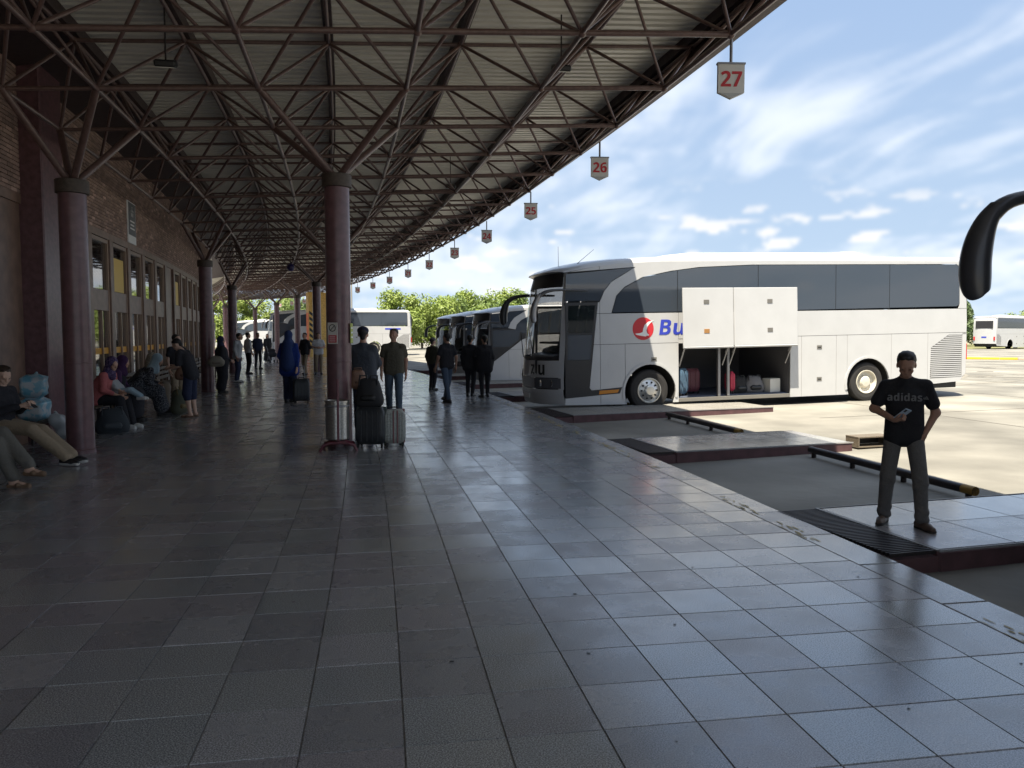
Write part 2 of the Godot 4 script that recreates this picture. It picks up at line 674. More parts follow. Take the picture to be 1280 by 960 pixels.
func tile_into(mb: MB, t: Transform3D, w: float, d: float) -> void:
	var h := w * 0.5
	var e := d * 0.5
	var c := 0.0022
	var top := [t * Vector3(-h + c, 0, e - c), t * Vector3(h - c, 0, e - c), t * Vector3(h - c, 0, -e + c), t * Vector3(-h + c, 0, -e + c)]
	var low := [t * Vector3(-h, -0.009, e), t * Vector3(h, -0.009, e), t * Vector3(h, -0.009, -e), t * Vector3(-h, -0.009, -e)]
	mb.quad(top[0], top[1], top[2], top[3])
	for k in 4:
		mb.quad(low[k], low[(k + 1) % 4], top[(k + 1) % 4], top[k])

func isl_t(s: float) -> Transform3D:   # at the platform edge; x runs out along the island, 4.3 degrees off square, z back to the viewer
	var b := frame(s) * Basis(Vector3.UP, deg_to_rad(4.3))
	b = b * Basis(Vector3.BACK, 0.008)
	return Transform3D(b, at(EDGE, s, 0.0))

func build_islands() -> void:
	var lens := [3.5, 3.5, 3.5, 5.4, 3.8, 3.8, 3.8, 3.8]
	var labs := ["raised loading island with steel grate, outside the frame behind the viewer",
		"tiled loading island under the man looking at his phone",
		"concrete loading island with the open steel frame at its outer end",
		"long maroon kerbed loading island right in front of the open white coach",
		"loading island on the far side of the open white coach",
		"loading island beside the second row coach", "loading island between the two farther row coaches", "farthest loading island of the row"]
	for k in 8:
		var s := 6.15 + 5.24 * (k - 1)
		var L: float = lens[k]
		var o := thing("loading_island", labs[k], "loading island", isl_t(s), "loading islands between the bays")
		var w := 1.55
		var mb := MB.new()
		mb.box(Vector3(0.46 + (L - 0.46) / 2, -0.20, 0), Vector3(L - 0.46, 0.385, w), Basis(), 0.02)
		build(mb, "kerb_body", M("maroon_kerb"), o)
		mb = MB.new()
		mb.box(Vector3(0.235, -0.25, 0), Vector3(0.45, 0.4, w - 0.02))
		build(mb, "drain_box", M("maroon_kerb"), o)
		# paving slabs on top
		var tn := int((L - 0.46) / 0.62)
		var tw := (L - 0.50) / tn
		var tb := MB.new()
		tile_into(tb, Transform3D(), tw - 0.008, (w - 0.06) / 2 - 0.008)
		var tmesh := tb.mesh()
		for i in tn:
			for j in 2:
				inst("paving_slab", tmesh, M("granite_%d" % ((i * 3 + j * 2 + k) % 6)) if k < 3 else slab_mat(i + j), o, Transform3D(Basis(), Vector3(0.485 + (i + 0.5) * tw, 0.0015, (j - 0.5) * (w - 0.06) / 2)))
		# steel edge angle
		var em := MB.new()
		em.box(Vector3(0.45, 0.002, 0), Vector3(0.03, 0.012, w))
		em.box(Vector3(0.46 + (L - 0.46) / 2, -0.004, w / 2 + 0.002), Vector3(L - 0.46, 0.018, 0.012))
		em.box(Vector3(0.46 + (L - 0.46) / 2, -0.004, -w / 2 - 0.002), Vector3(L - 0.46, 0.018, 0.012))
		build(em, "edge_angle", M("kerb_stone"), o)
		# grate bars
		var n := 36
		if k == 1 or k == 2:
			var gm := MB.new()
			gm.box(Vector3.ZERO, Vector3(0.425, 0.03, 0.016))
			var gmesh := gm.mesh()
			for i in n:
				inst("grate_bar", gmesh, M("steel_dark"), o, Transform3D(Basis(), Vector3(0.228, -0.012, (i + 0.5) / n * w - w / 2)))
		else:
			var gm := MB.new()
			for i in n:
				gm.box(Vector3(0.228, -0.012, (i + 0.5) / n * w - w / 2), Vector3(0.425, 0.03, 0.016))
			build(gm, "grate_bars", M("steel_dark"), o).set_meta("kind", "stuff")
	# pipe wheel stops in the bays
	var slabs := ["tiled island with the man", "island with the open frame", "island before the open coach", "coach bays", "coach bays", "coach bays"]
	for k in 6:
		var sa := 6.15 + 5.24 * (k - 1) + 0.98
		var sb := sa + 3.3
		var us := 2.65
		var o := thing("wheel_stop", ["black steel pipe wheel stop hidden by the near coach at frame edge", "long steel pipe wheel stop with yellow end behind the standing man's legs", "short dark pipe wheel stop between the two concrete islands",
			"pipe wheel stop under the nose of the open white coach", "pipe wheel stop under the second row coach", "pipe wheel stop under the third row coach"][k], "wheel stop", Transform3D(), "pipe wheel stops in the bays")
		var a := isl_t(sa + 0.15) * Vector3(us, 0, 0)
		var b := isl_t(sb) * Vector3(us, 0, 0)
		var ry := road_y(EDGE + us)
		a.y = ry + 0.11
		b.y = ry + 0.11
		var mb := MB.new()
		mb.tube(a, b, 0.05, 0.05, 14)
		build(mb, "pipe", M("steel_dark"), o)
		mb = MB.new()
		mb.tube(a.lerp(b, 0.0), a.lerp(b, 0.055), 0.052, 0.052, 14)
		var pn := mk("pipe_yellow", lin(0.45, 0.27, 0.05), 0.6)
		tex(pn, t_fine, 3.0)
		build(mb, "painted_end", pn, o)
		for f in [0.03, 0.36, 0.68, 0.97]:
			mb = MB.new()
			var q := a.lerp(b, f)
			mb.tube(Vector3(q.x, ry, q.z), q, 0.035, 0.035, 8)
			build(mb, "foot", M("steel_dark"), o)
	# open steel box frame at the end of the second island
	var t := isl_t(11.39)
	t.origin = t * Vector3(3.66, 0, 0.55)
	var o2 := thing("steel_frame", "open rectangular steel duct frame lying at the end of an island", "metal frame", t)
	var rust := mk("pale_steel", lin(0.24, 0.20, 0.15), 0.55, 0.3)
	tex(rust, t_fine, 2.0)
	var y0 := road_y(7.5) - 0.005
	for q in [[Vector3(0.32, y0 + 0.012, 0), Vector3(0.64, 0.018, 0.3)], [Vector3(0.32, y0 + 0.165, 0), Vector3(0.64, 0.018, 0.3)], [Vector3(0.012, y0 + 0.0885, 0), Vector3(0.018, 0.129, 0.3)], [Vector3(0.628, y0 + 0.0885, 0), Vector3(0.018, 0.129, 0.3)]]:
		var mb := MB.new()
		mb.box(q[0], q[1])
		build(mb, "side", rust, o2)
	var bk := MB.new()
	bk.box(Vector3(0.32, y0 + 0.0885, -0.14), Vector3(0.592, 0.129, 0.01))
	build(bk, "back_plate", M("black"), o2)

func slab_mat(i: int) -> StandardMaterial3D:
	var m := mk("island_slab_%d" % (i % 3), lin([0.27, 0.30, 0.28][i % 3], [0.26, 0.29, 0.27][i % 3], [0.24, 0.265, 0.255][i % 3]), 0.7)
	if m.albedo_texture == null:
		tex(m, t_fine, 1.1)
	return m

# ------------------------------------------------------------------ building
const WU := -5.2
func wall_box(mb: MB, s: float, u: float, y0: float, y1: float, len: float, depth: float, ch := 0.0) -> void:
	mb.box(at(u, s, (y0 + y1) / 2), Vector3(depth, y1 - y0, len), frame(s), ch)

func build_building() -> void:
	var o := thing("terminal_building", "brown brick terminal building with tall shop windows along the platform", "building", Transform3D())
	# backing wall above the windows
	var mb := MB.new()
	for i in 37:
		var s := -11.0 + (i + 0.5) * 1.5
		wall_box(mb, s, WU - 0.16, 3.87, 6.0, 1.51, 0.28)
	build(mb, "upper_wall", M("brick_core"), o)
	# brick facing
	var bw := 0.215
	var bh := 0.0675
	var mm := MultiMesh.new()
	mm.transform_format = MultiMesh.TRANSFORM_3D
	mm.use_colors = true
	var bb := MB.new()
	bb.box(Vector3.ZERO, Vector3(0.03, bh - 0.011, bw - 0.011), Basis(), 0.003)
	mm.mesh = bb.mesh()
	var rows := 31
	var cols := int(40.0 / bw)
	mm.instance_count = rows * cols
	var rg := RandomNumberGenerator.new()
	rg.seed = 5
	var k := 0
	for r in rows:
		for c in cols:
			var s := 5.0 + (c + (0.5 if r % 2 else 0.0)) * bw
			mm.set_instance_transform(k, Transform3D(frame(s), at(WU - 0.008 + rg.randf_range(-0.003, 0.003), s, 3.87 + (r + 0.5) * bh)))
			var f := rg.randf_range(0.75, 1.25)
			if rg.randf() < 0.06: f *= 1.55
			mm.set_instance_color(k, Color(0.42 * f, 0.285 * f, 0.235 * f))
			k += 1
	var mi := MultiMeshInstance3D.new()
	mi.name = "brick_facing"
	mi.multimesh = mm
	mi.material_override = M("brick")
	mi.set_meta("kind", "stuff")
	o.add_child(mi, true)
	# lintel
	mb = MB.new()
	for i in 37:
		var s := -11.0 + (i + 0.5) * 1.5
		wall_box(mb, s, WU - 0.14, 3.72, 3.868, 1.51, 0.30)
	build(mb, "lintel", M("pier"), o)
	# room behind the glass: floor, back wall, ceiling
	mb = MB.new()
	for i in 37:
		var s := -11.0 + (i + 0.5) * 1.5
		wall_box(mb, s, WU - 4.0, -0.01, 4.4, 1.51, 0.2)
		mb.box(at(WU - 2.1, s, 4.3), Vector3(4.0, 0.2, 1.51), frame(s))
		mb.box(at(WU - 2.1, s, -0.12), Vector3(4.2, 0.2, 1.51), frame(s))
	build(mb, "room_shell", M("room"), o)
	mb = MB.new()
	mb.box(at(WU - 2.1, 44.1, 3.0), Vector3(4.2, 6.2, 0.2), frame(44.1))
	build(mb, "end_wall", M("pier"), o)
	# roof slab of the building
	mb = MB.new()
	for i in 37:
		var s := -11.0 + (i + 0.5) * 1.5
		mb.box(at(WU - 2.3, s, 6.35), Vector3(4.4, 0.15, 1.51), frame(s))
	build(mb, "roof_slab", M("beam_paint"), o)
	# piers and windows
	var step := 1.6
	for i in range(-14, 19):
		var s := 18.6 + i * step
		if s > 43.5: break
		var pm := MB.new()
		wall_box(pm, s, WU - 0.07, 0.0, 3.716, 0.26, 0.24, 0.012)
		build(pm, "pier", M("pier"), o)
		var sm := s + step / 2
		if (sm > 24.4 and sm < 27.4) or sm < 5.0 or (sm > 12.9 and sm < 14.0):
			pm = MB.new()
			wall_box(pm, sm, WU - 0.12, 0.0, 3.716, step - 0.26, 0.2)
			build(pm, "solid_panel", M("pier"), o)
			continue
		window(o, sm, step - 0.264, i)
	# wide maroon pilaster beside the first window
	mb = MB.new()
	wall_box(mb, 14.12, WU + 0.06, 0.0, 5.95, 0.95, 0.52, 0.02)
	build(mb, "pilaster", M("pier_dark"), o)

func window(o: Node3D, s: float, w: float, i: int) -> void:
	var f := Node3D.new()
	f.name = "window"
	f.transform = Transform3D(frame(s) * Basis(Vector3.UP, PI / 2), at(WU - 0.03, s, 0))   # x along the wall, z towards the platform
	o.add_child(f, true)
	var mb := MB.new()
	var h := w / 2
	for x in [-h + 0.03, h - 0.03]:
		mb.box(Vector3(x, 1.858, 0), Vector3(0.06, 3.71, 0.08), Basis(), 0.006)
	mb.box(Vector3(0.10, 1.2, -0.003), Vector3(0.045, 2.0, 0.07))
	for y in [0.32, 3.66]:
		mb.box(Vector3(0, y, 0.002), Vector3(w - 0.12, 0.08, 0.075))
	build(mb, "frame", M("window_frame"), f)
	mb = MB.new()
	mb.box(Vector3(0, 2.42, 0), Vector3(w - 0.122, 0.44, 0.06), Basis(), 0.006)
	build(mb, "spandrel", M("pier"), f)
	mb = MB.new()
	mb.box(Vector3(0, 0.14, -0.005), Vector3(w - 0.122, 0.28, 0.06))
	build(mb, "sill_panel", M("pier"), f)
	for q in [[0.36, 2.2], [2.64, 3.62]]:
		mb = MB.new()
		mb.box(Vector3(0, (q[0] + q[1]) / 2, -0.012), Vector3(w - 0.124, q[1] - q[0], 0.008))
		build(mb, "pane", M("shop_glass"), f)
	mb = MB.new()
	mb.box(Vector3(0, 1.36, -0.005), Vector3(w - 0.14, 0.13, 0.002))
	build(mb, "orange_strip", M("orange_strip"), f)
	if i in [-3, 0, 5]:
		mb = MB.new()
		mb.box(Vector3(0.02, 3.02, -0.002), Vector3(w * 0.72, 0.74, 0.006))
		build(mb, "yellow_board", M("yellow_panel"), f)
	if i in [-2, 0, 1, 3]:
		mb = MB.new()   # blind slats behind the upper pane
		for k in 7:
			mb.box(Vector3(-0.1, 3.22 + k * 0.055, -0.08), Vector3(w * 0.6, 0.03, 0.01), Basis(Vector3.RIGHT, 0.5))
		build(mb, "blind", M("white_sign"), f)

# ------------------------------------------------------------------ canopy
func bn(i: int, r: float) -> Vector3:
	return at(LU[i], S0 + DS * r, HB + TILT * LU[i])

func tn(i: int, r: float) -> Vector3:
	return at(TU[i], S0 + DS * (r + 0.5), HT + TILT * TU[i])

func build_canopy() -> void:
	var o := thing("canopy", "curved brown tubular space frame canopy with ribbed metal roof over the platform", "canopy", Transform3D())
	var near_lo := 0
	var near_hi := 7
	var far := MB.new()
	var farj := MB.new()
	var fp := M("frame_paint")
	for r in range(-6, 35):  # unseen end behind the viewer cut short so sunlit floor adds fill light
		var near := r >= near_lo and r < near_hi
		var chords := []   # [a, b, radius, name]
		for i in 6:
			chords.append([bn(i, r), bn(i, r + 1), 0.034, "bottom_chord"])
			chords.append([tn(i, r), tn(i, r + 1), 0.030, "top_chord"])
		for i in 5:
			chords.append([bn(i, r), bn(i + 1, r), 0.037 if i > 0 else 0.03, "cross_chord"])
			chords.append([tn(i, r), tn(i + 1, r), 0.030, "top_cross_chord"])
		for i in 6:   # each top node stands on the four bottom nodes around it
			for q in [[i, r], [i, r + 1], [i + 1, r], [i + 1, r + 1]]:
				if q[0] > 5: continue
				chords.append([bn(q[0], q[1]), tn(i, r), 0.0235 if (q[0] + i) % 2 else 0.026, "diagonal_brace"])
		for c in chords:
			if near:
				inst(c[3], unit_tube, fp, o, tube_t(c[0], c[1], c[2]))
			else:
				far.tube(c[0], c[1], c[2], c[2], 6, false)
		for i in 6:
			if near:
				inst("joint", unit_ball, fp, o, Transform3D(Basis().scaled(Vector3.ONE * 0.058), bn(i, r)))
				inst("joint", unit_ball, fp, o, Transform3D(Basis().scaled(Vector3.ONE * 0.052), tn(i, r)))
			else:
				farj.box(bn(i, r), Vector3.ONE * 0.085, Basis(Vector3(1, 1, 0).normalized(), 0.7))
				farj.box(tn(i, r), Vector3.ONE * 0.075, Basis(Vector3(1, 1, 0).normalized(), 0.7))
	build(far, "farther_frame_tubes", fp, o).set_meta("kind", "stuff")
	build(farj, "farther_frame_joints", fp, o).set_meta("kind", "stuff")
	# purlins on the top nodes
	for i in 6:
		var mb := MB.new()
		for r in range(-6, 36):
			var a := tn(i, r) + Vector3.UP * 0.14
			var b := tn(i, r + 1) + Vector3.UP * 0.14
			var d := (b - a).normalized()
			mb.box((a + b) / 2, Vector3(0.13, 0.17, (b - a).length() + 0.004), Basis(d.cross(Vector3.UP) * -1.0, Vector3.UP, -d).orthonormalized())
		build(mb, "purlin", M("beam_paint"), o)
	# ribbed roof sheets, one per bay, ribs running outwards
	var pitch := DS / 10.0
	var prof := [[0.0, 0.0], [0.38, 0.0], [0.46, 0.075], [0.78, 0.075], [0.86, 0.0], [1.0, 0.0]]
	var u0 := -5.6
	var u1 := 5.42
	for r in range(-6, 36):
		var mb := MB.new()
		var sa := S0 + DS * r
		for k in 10:
			for q in prof.size() - 1:
				var s1: float = sa + (k + prof[q][0]) * pitch
				var s2: float = sa + (k + prof[q + 1][0]) * pitch
				var y1: float = HT + 0.228 + prof[q][1]
				var y2: float = HT + 0.228 + prof[q + 1][1]
				mb.quad(at(u0, s2, y2 + TILT * u0), at(u1, s2, y2 + TILT * u1), at(u1, s1, y1 + TILT * u1), at(u0, s1, y1 + TILT * u0))
		build(mb, "roof_sheet", M("roof_sheet"), o)
	# deep edge trim hanging from the outer roof edge, with its flashing on top
	for r in range(-6, 36):
		var mb := MB.new()
		var sa := S0 + DS * r
		var sb := sa + DS
		var y := HT + TILT * u1
		var p := [Vector2(u1 - 0.02, y + 0.30), Vector2(u1 + 0.05, y + 0.30), Vector2(u1 + 0.05, y - 0.30), Vector2(u1 - 0.18, y - 0.32), Vector2(u1 - 0.18, y - 0.29), Vector2(u1 - 0.02, y - 0.27)]
		for k in p.size():
			var a: Vector2 = p[k]
			var b: Vector2 = p[(k + 1) % p.size()]
			mb.quad(at(b.x, sa, b.y), at(b.x, sb, b.y), at(a.x, sb, a.y), at(a.x, sa, a.y))
		build(mb, "edge_trim", M("fascia"), o)
	# top weather skin so that no light comes through between sheets
	var sk := MB.new()
	for r in range(-6, 36):
		var sa := S0 + DS * r
		sk.quad(at(-5.6, sa, HT + 0.33 - 5.6 * TILT), at(u1, sa, HT + 0.33 + u1 * TILT), at(u1, sa + DS, HT + 0.33 + u1 * TILT), at(-5.6, sa + DS, HT + 0.33 - 5.6 * TILT))
	build(sk, "weather_skin", M("grey_metal"), o)
	# dark soffit boards closing the roof against the wall
	for r in range(-6, 26):
		var mb := MB.new()
		var sa := S0 + DS * r + 0.006
		var sb := sa + DS - 0.012
		var ya := HT + 0.06 - 5.19 * TILT
		var yb := HT + 0.19 - 4.1 * TILT
		mb.quad(at(-5.19, sb, ya), at(-4.1, sb, yb), at(-4.1, sa, yb), at(-5.19, sa, ya))
		mb.quad(at(-5.19, sa, ya + 0.02), at(-4.1, sa, yb + 0.02), at(-4.1, sb, yb + 0.02), at(-5.19, sb, ya + 0.02))
		build(mb, "soffit_board", M("beam_paint"), o)
	# flood lights hanging in the frame
	var fl := [[4, 1.0, 0.3], [4, 5.4, 0.0], [4, 10.0, 0.0], [1, 0.9, 0.9], [4, 15.0, 0.0]]
	for k in fl.size():
		var q: Array = fl[k]
		var p := bn(q[0], q[1]) + Vector3(q[2], 0.30, 0)
		var l := thing("flood_light", ["small flood light hanging near the roof edge, nearest the bay 27 sign", "small flood light in the frame above bay 26", "small flood light in the frame farther along the roof edge", "rectangular flood light under the roof near the brick wall", "farthest small flood light along the roof edge"][k], "flood light", Transform3D(frame(S0 + DS * q[1]), p), "flood lights in the roof frame")
		var mb := MB.new()
		mb.box(Vector3.ZERO, Vector3(0.26, 0.09, 0.2), Basis(Vector3.RIGHT, 0.3), 0.02)
		build(mb, "housing", M("black"), l)
		mb = MB.new()
		mb.box(Vector3(0, -0.05, 0.0), Vector3(0.22, 0.012, 0.16), Basis(Vector3.RIGHT, 0.3))
		build(mb, "lens", M("white_sign"), l)
		mb = MB.new()
		mb.tube(Vector3(0, 0.04, 0), Vector3(0, 0.75, 0), 0.012, 0.012, 6)
		build(mb, "hanger", M("steel_dark"), l)

func build_columns() -> void:
	var mid := ["round maroon column in the middle of the platform behind the waste bin", "maroon column standing right behind the nearest middle column", "maroon column beside the yellow striped pylon", "maroon middle column right of the woman in blue", "maroon middle column far down the platform", "farthest thin maroon middle column"]
	var lef := ["round maroon column nearest the viewer on the left, by the seated women", "maroon column by the standing pair at the brick wall", "third maroon column along the shop wall", "far maroon column past the end of the wall", "farther maroon column past the wall end", "farthest left maroon column"]
	for side in 2:
		var u := -0.4024 if side == 0 else -4.0624
		for k in range(-1, 6):
			var r := 1.5 + 6.0 * k
			var s := S0 + DS * r
			var top := 4.1266 + TILT * u
			var label: String = "maroon platform column behind the viewer" if k < 0 else (mid[k] if side == 0 else lef[k])
			var o := thing("column", label, "column", Transform3D(frame(s), at(u, s, 0)), "round maroon columns")
			var rad := 0.185
			var mb := MB.new()
			mb.lathe([Vector2(rad + 0.012, 0), Vector2(rad + 0.012, 0.05), Vector2(rad, 0.06), Vector2(rad, 1.28), Vector2(rad + 0.004, 1.285), Vector2(rad + 0.004, 1.30), Vector2(rad, 1.305), Vector2(rad, top - 0.2)], 32)
			build(mb, "shaft", M("column_paint"), o)
			mb = MB.new()
			mb.lathe([Vector2(rad, top - 0.2), Vector2(rad + 0.035, top - 0.19), Vector2(rad + 0.035, top - 0.01), Vector2(rad + 0.02, top), Vector2(0, top)], 32)
			build(mb, "cap", M("column_cap") if mats.has("column_cap") else tex(mk("column_cap", lin(0.10, 0.075, 0.06), 0.6), t_fine, 1.0), o)
			var inv := o.transform.affine_inverse()
			var ci := 2 if side == 0 else 0
			for q in [[ci, 0], [ci, 1], [ci + 1, 0], [ci + 1, 1]]:
				var b := inv * bn(q[0], r - 0.5 + q[1])
				var d := Vector3(b.x, 0, b.z).normalized() * 0.07 + Vector3.UP * (top - 0.02)
				mb = MB.new()
				mb.tube(d, b, 0.052, 0.048, 12)
				build(mb, "strut", M("frame_paint"), o)

func build_signs() -> void:
	for k in 16:
		var num := 27 - k
		var r := 2.5 * k
		var s := S0 + DS * r + (0.08 if k == 0 else 0.0)
		var u: float = LU[5] + 0.05
		var p := at(u, s, HB + TILT * LU[5] - 0.03)
		var b := frame(s) * Basis(Vector3.UP, -0.14)
		var o := thing("bay_sign", ["pale hanging sign with red 27, nearest and largest of the bay signs", "second nearest hanging bay sign, red 26 above the sky", "third nearest hanging bay sign, red 25 under the roof edge", "fourth hanging bay sign from the viewer, reading 24", "fifth hanging bay sign from the viewer, reading 23", "sixth hanging bay sign from the viewer, reading 22", "seventh hanging bay sign from the viewer, reading 21", "eighth hanging bay sign from the viewer, reading 20", "ninth hanging bay sign from the viewer, reading 19", "tenth hanging bay sign from the viewer, reading 18", "eleventh bay sign, reading 17, beside the nearest middle column", "tiny far bay sign 16 seen left of the nearest middle column", "tiny far bay sign 15 hanging before the trees", "fourteenth hanging bay sign, third from the far roof end", "second farthest tiny bay sign under the roof end", "farthest tiny bay sign at the roof end"][k], "sign", Transform3D(b, p), "hanging bay number signs")
		var hang := 0.30
		var mb := MB.new()
		mb.tube(Vector3(0, 0.0, 0), Vector3(0, -hang, 0), 0.019, 0.019, 8)
		build(mb, "hanger", M("grey_metal"), o)
		mb = MB.new()
		mb.plate(PackedVector2Array([Vector2(-0.165, -hang), Vector2(-0.165, -hang - 0.345), Vector2(0, -hang - 0.42), Vector2(0.165, -hang - 0.345), Vector2(0.165, -hang)]), 0.025, 0.05)
		build(mb, "board", M("white_sign"), o)
		mb = MB.new()
		mb.box(Vector3(0, -hang + 0.008, 0), Vector3(0.35, 0.022, 0.07))
		build(mb, "top_rail", M("grey_metal"), o)
		mb = MB.new()
		mb.plate(PackedVector2Array([Vector2(-0.15, -hang - 0.352), Vector2(0, -hang - 0.41), Vector2(0.15, -hang - 0.352)]), 0.029, 0.003)
		build(mb, "point", M("grey_metal") if k > 40 else mk("sign_point", lin(0.42, 0.42, 0.40), 0.5), o)
		inst("number", text_mesh(str(num), 0.255, 0.006), M("red_ink"), o, Transform3D(Basis(), Vector3(0, -hang - 0.185, 0.028)))
		inst("number", text_mesh(str(num), 0.255, 0.006), M("red_ink"), o, Transform3D(Basis(Vector3.UP, PI), Vector3(0, -hang - 0.185, -0.028)))

# ------------------------------------------------------------------ coaches
# Local space: x from the front axle back, y up from the road, z = 0 is the side towards the viewer, the far side is z = -2.5
const BW := 2.5
func bus_materials() -> void:
	var w := mk("coach_white", lin(0.475, 0.485, 0.50), 0.30)
	w.clearcoat_enabled = true
	w.clearcoat = 0.6
	w.clearcoat_roughness = 0.12
	tex(w, noise_tex(21, 0.01, 0.97, 1.0, 5), 0.3, false)
	var g := mk("coach_glass", Color(0.24, 0.27, 0.31, 0.93), 0.04)
	g.transparency = BaseMaterial3D.TRANSPARENCY_ALPHA
	g.metallic_specular = 0.6
	var wg := mk("windscreen", Color(0.05, 0.11, 0.115, 0.36), 0.03)
	wg.transparency = BaseMaterial3D.TRANSPARENCY_ALPHA
	mk("coach_black", lin(0.024, 0.024, 0.027), 0.35)
	mk("mirror_shell", lin(0.04, 0.042, 0.05), 0.3)
	mk("seam", lin(0.03, 0.03, 0.03), 0.8)
	mk("coach_under", lin(0.03, 0.03, 0.03), 0.9)
	mk("seat_cloth", lin(0.05, 0.05, 0.075), 0.9)
	mk("coach_floor", lin(0.10, 0.10, 0.11), 0.8)
	mk("latch", lin(0.22, 0.21, 0.19), 0.4, 0.5)
	mk("lamp_glass", lin(0.10, 0.10, 0.11), 0.08)
	mk("lamp_bowl", lin(0.75, 0.75, 0.75), 0.12, 0.9)
	mk("amber", lin(0.55, 0.20, 0.02), 0.25)
	mk("tail_red", lin(0.45, 0.02, 0.02), 0.25)
	mk("rim", lin(0.60, 0.60, 0.58), 0.30, 0.85)
	mk("rim_white", lin(0.58, 0.55, 0.47), 0.5)

func circle(c: Vector2, r: float, n := 28) -> PackedVector2Array:
	var p := PackedVector2Array()
	for i in n:
		p.append(c + Vector2.from_angle(TAU * i / n) * r)
	return p

func rect(x0: float, y0: float, x1: float, y1: float) -> PackedVector2Array:
	return PackedVector2Array([Vector2(x0, y0), Vector2(x1, y0), Vector2(x1, y1), Vector2(x0, y1)])

func cut(polys: Array, c: PackedVector2Array) -> Array:
	var out := []
	for p in polys:
		for q in Geometry2D.clip_polygons(p, c):
			if not Geometry2D.is_polygon_clockwise(q) and q.size() > 2:
				out.append(q)
	return out

func pv(a: Array) -> PackedVector2Array:
	var p := PackedVector2Array()
	for i in range(0, a.size(), 2):
		p.append(Vector2(a[i], a[i + 1]))
	return p

func roof_edge(x: float) -> float:
	var k := [[-2.12, 3.28], [-1.3, 3.43], [-0.76, 3.49], [0.3, 3.545], [4.0, 3.575], [8.9, 3.575], [9.1, 3.5]]
	if x <= k[0][0]: return k[0][1]
	for i in k.size() - 1:
		if x <= k[i + 1][0]:
			return lerpf(k[i][1], k[i + 1][1], (x - k[i][0]) / (k[i + 1][0] - k[i][0]))
	return 3.5

func front_x(t: float, y: float) -> float:
	var c := lerpf(-2.15, -2.01, clampf((y - 0.9) / 2.4, 0, 1))
	if y < 0.5: c += (0.5 - y) * 0.25
	var b := 0.54 - 0.06 * clampf(y - 1.0, 0, 3)
	if y > 2.9: b -= (y - 2.9) * 0.25
	return c - b * (1.0 - pow(absf(t), 3.0))

func front_patch(mb: MB, t0: float, t1: float, y0: float, y1: float, off := 0.0, nt := 14, ny := 4) -> void:
	for i in nt:
		for j in ny:
			var a := lerpf(t0, t1, float(i) / nt)
			var b := lerpf(t0, t1, float(i + 1) / nt)
			var c := lerpf(y0, y1, float(j) / ny)
			var d := lerpf(y0, y1, float(j + 1) / ny)
			var p := []
			var nn := []
			for q in [[a, c], [b, c], [b, d], [a, d]]:
				var v := Vector3(front_x(q[0], q[1]) - off, q[1], -BW / 2 + BW / 2 * q[0])
				var e1 := Vector3(front_x(q[0] + 0.01, q[1]) - front_x(q[0] - 0.01, q[1]), 0, 0.02 * BW / 2)
				var e2 := Vector3(front_x(q[0], q[1] + 0.01) - front_x(q[0], q[1] - 0.01), 0.02, 0)
				p.append(v)
				nn.append(e1.cross(e2).normalized())
			mb.tris(p[0], p[1], p[2], nn[0], nn[1], nn[2])
			mb.tris(p[0], p[2], p[3], nn[0], nn[2], nn[3])

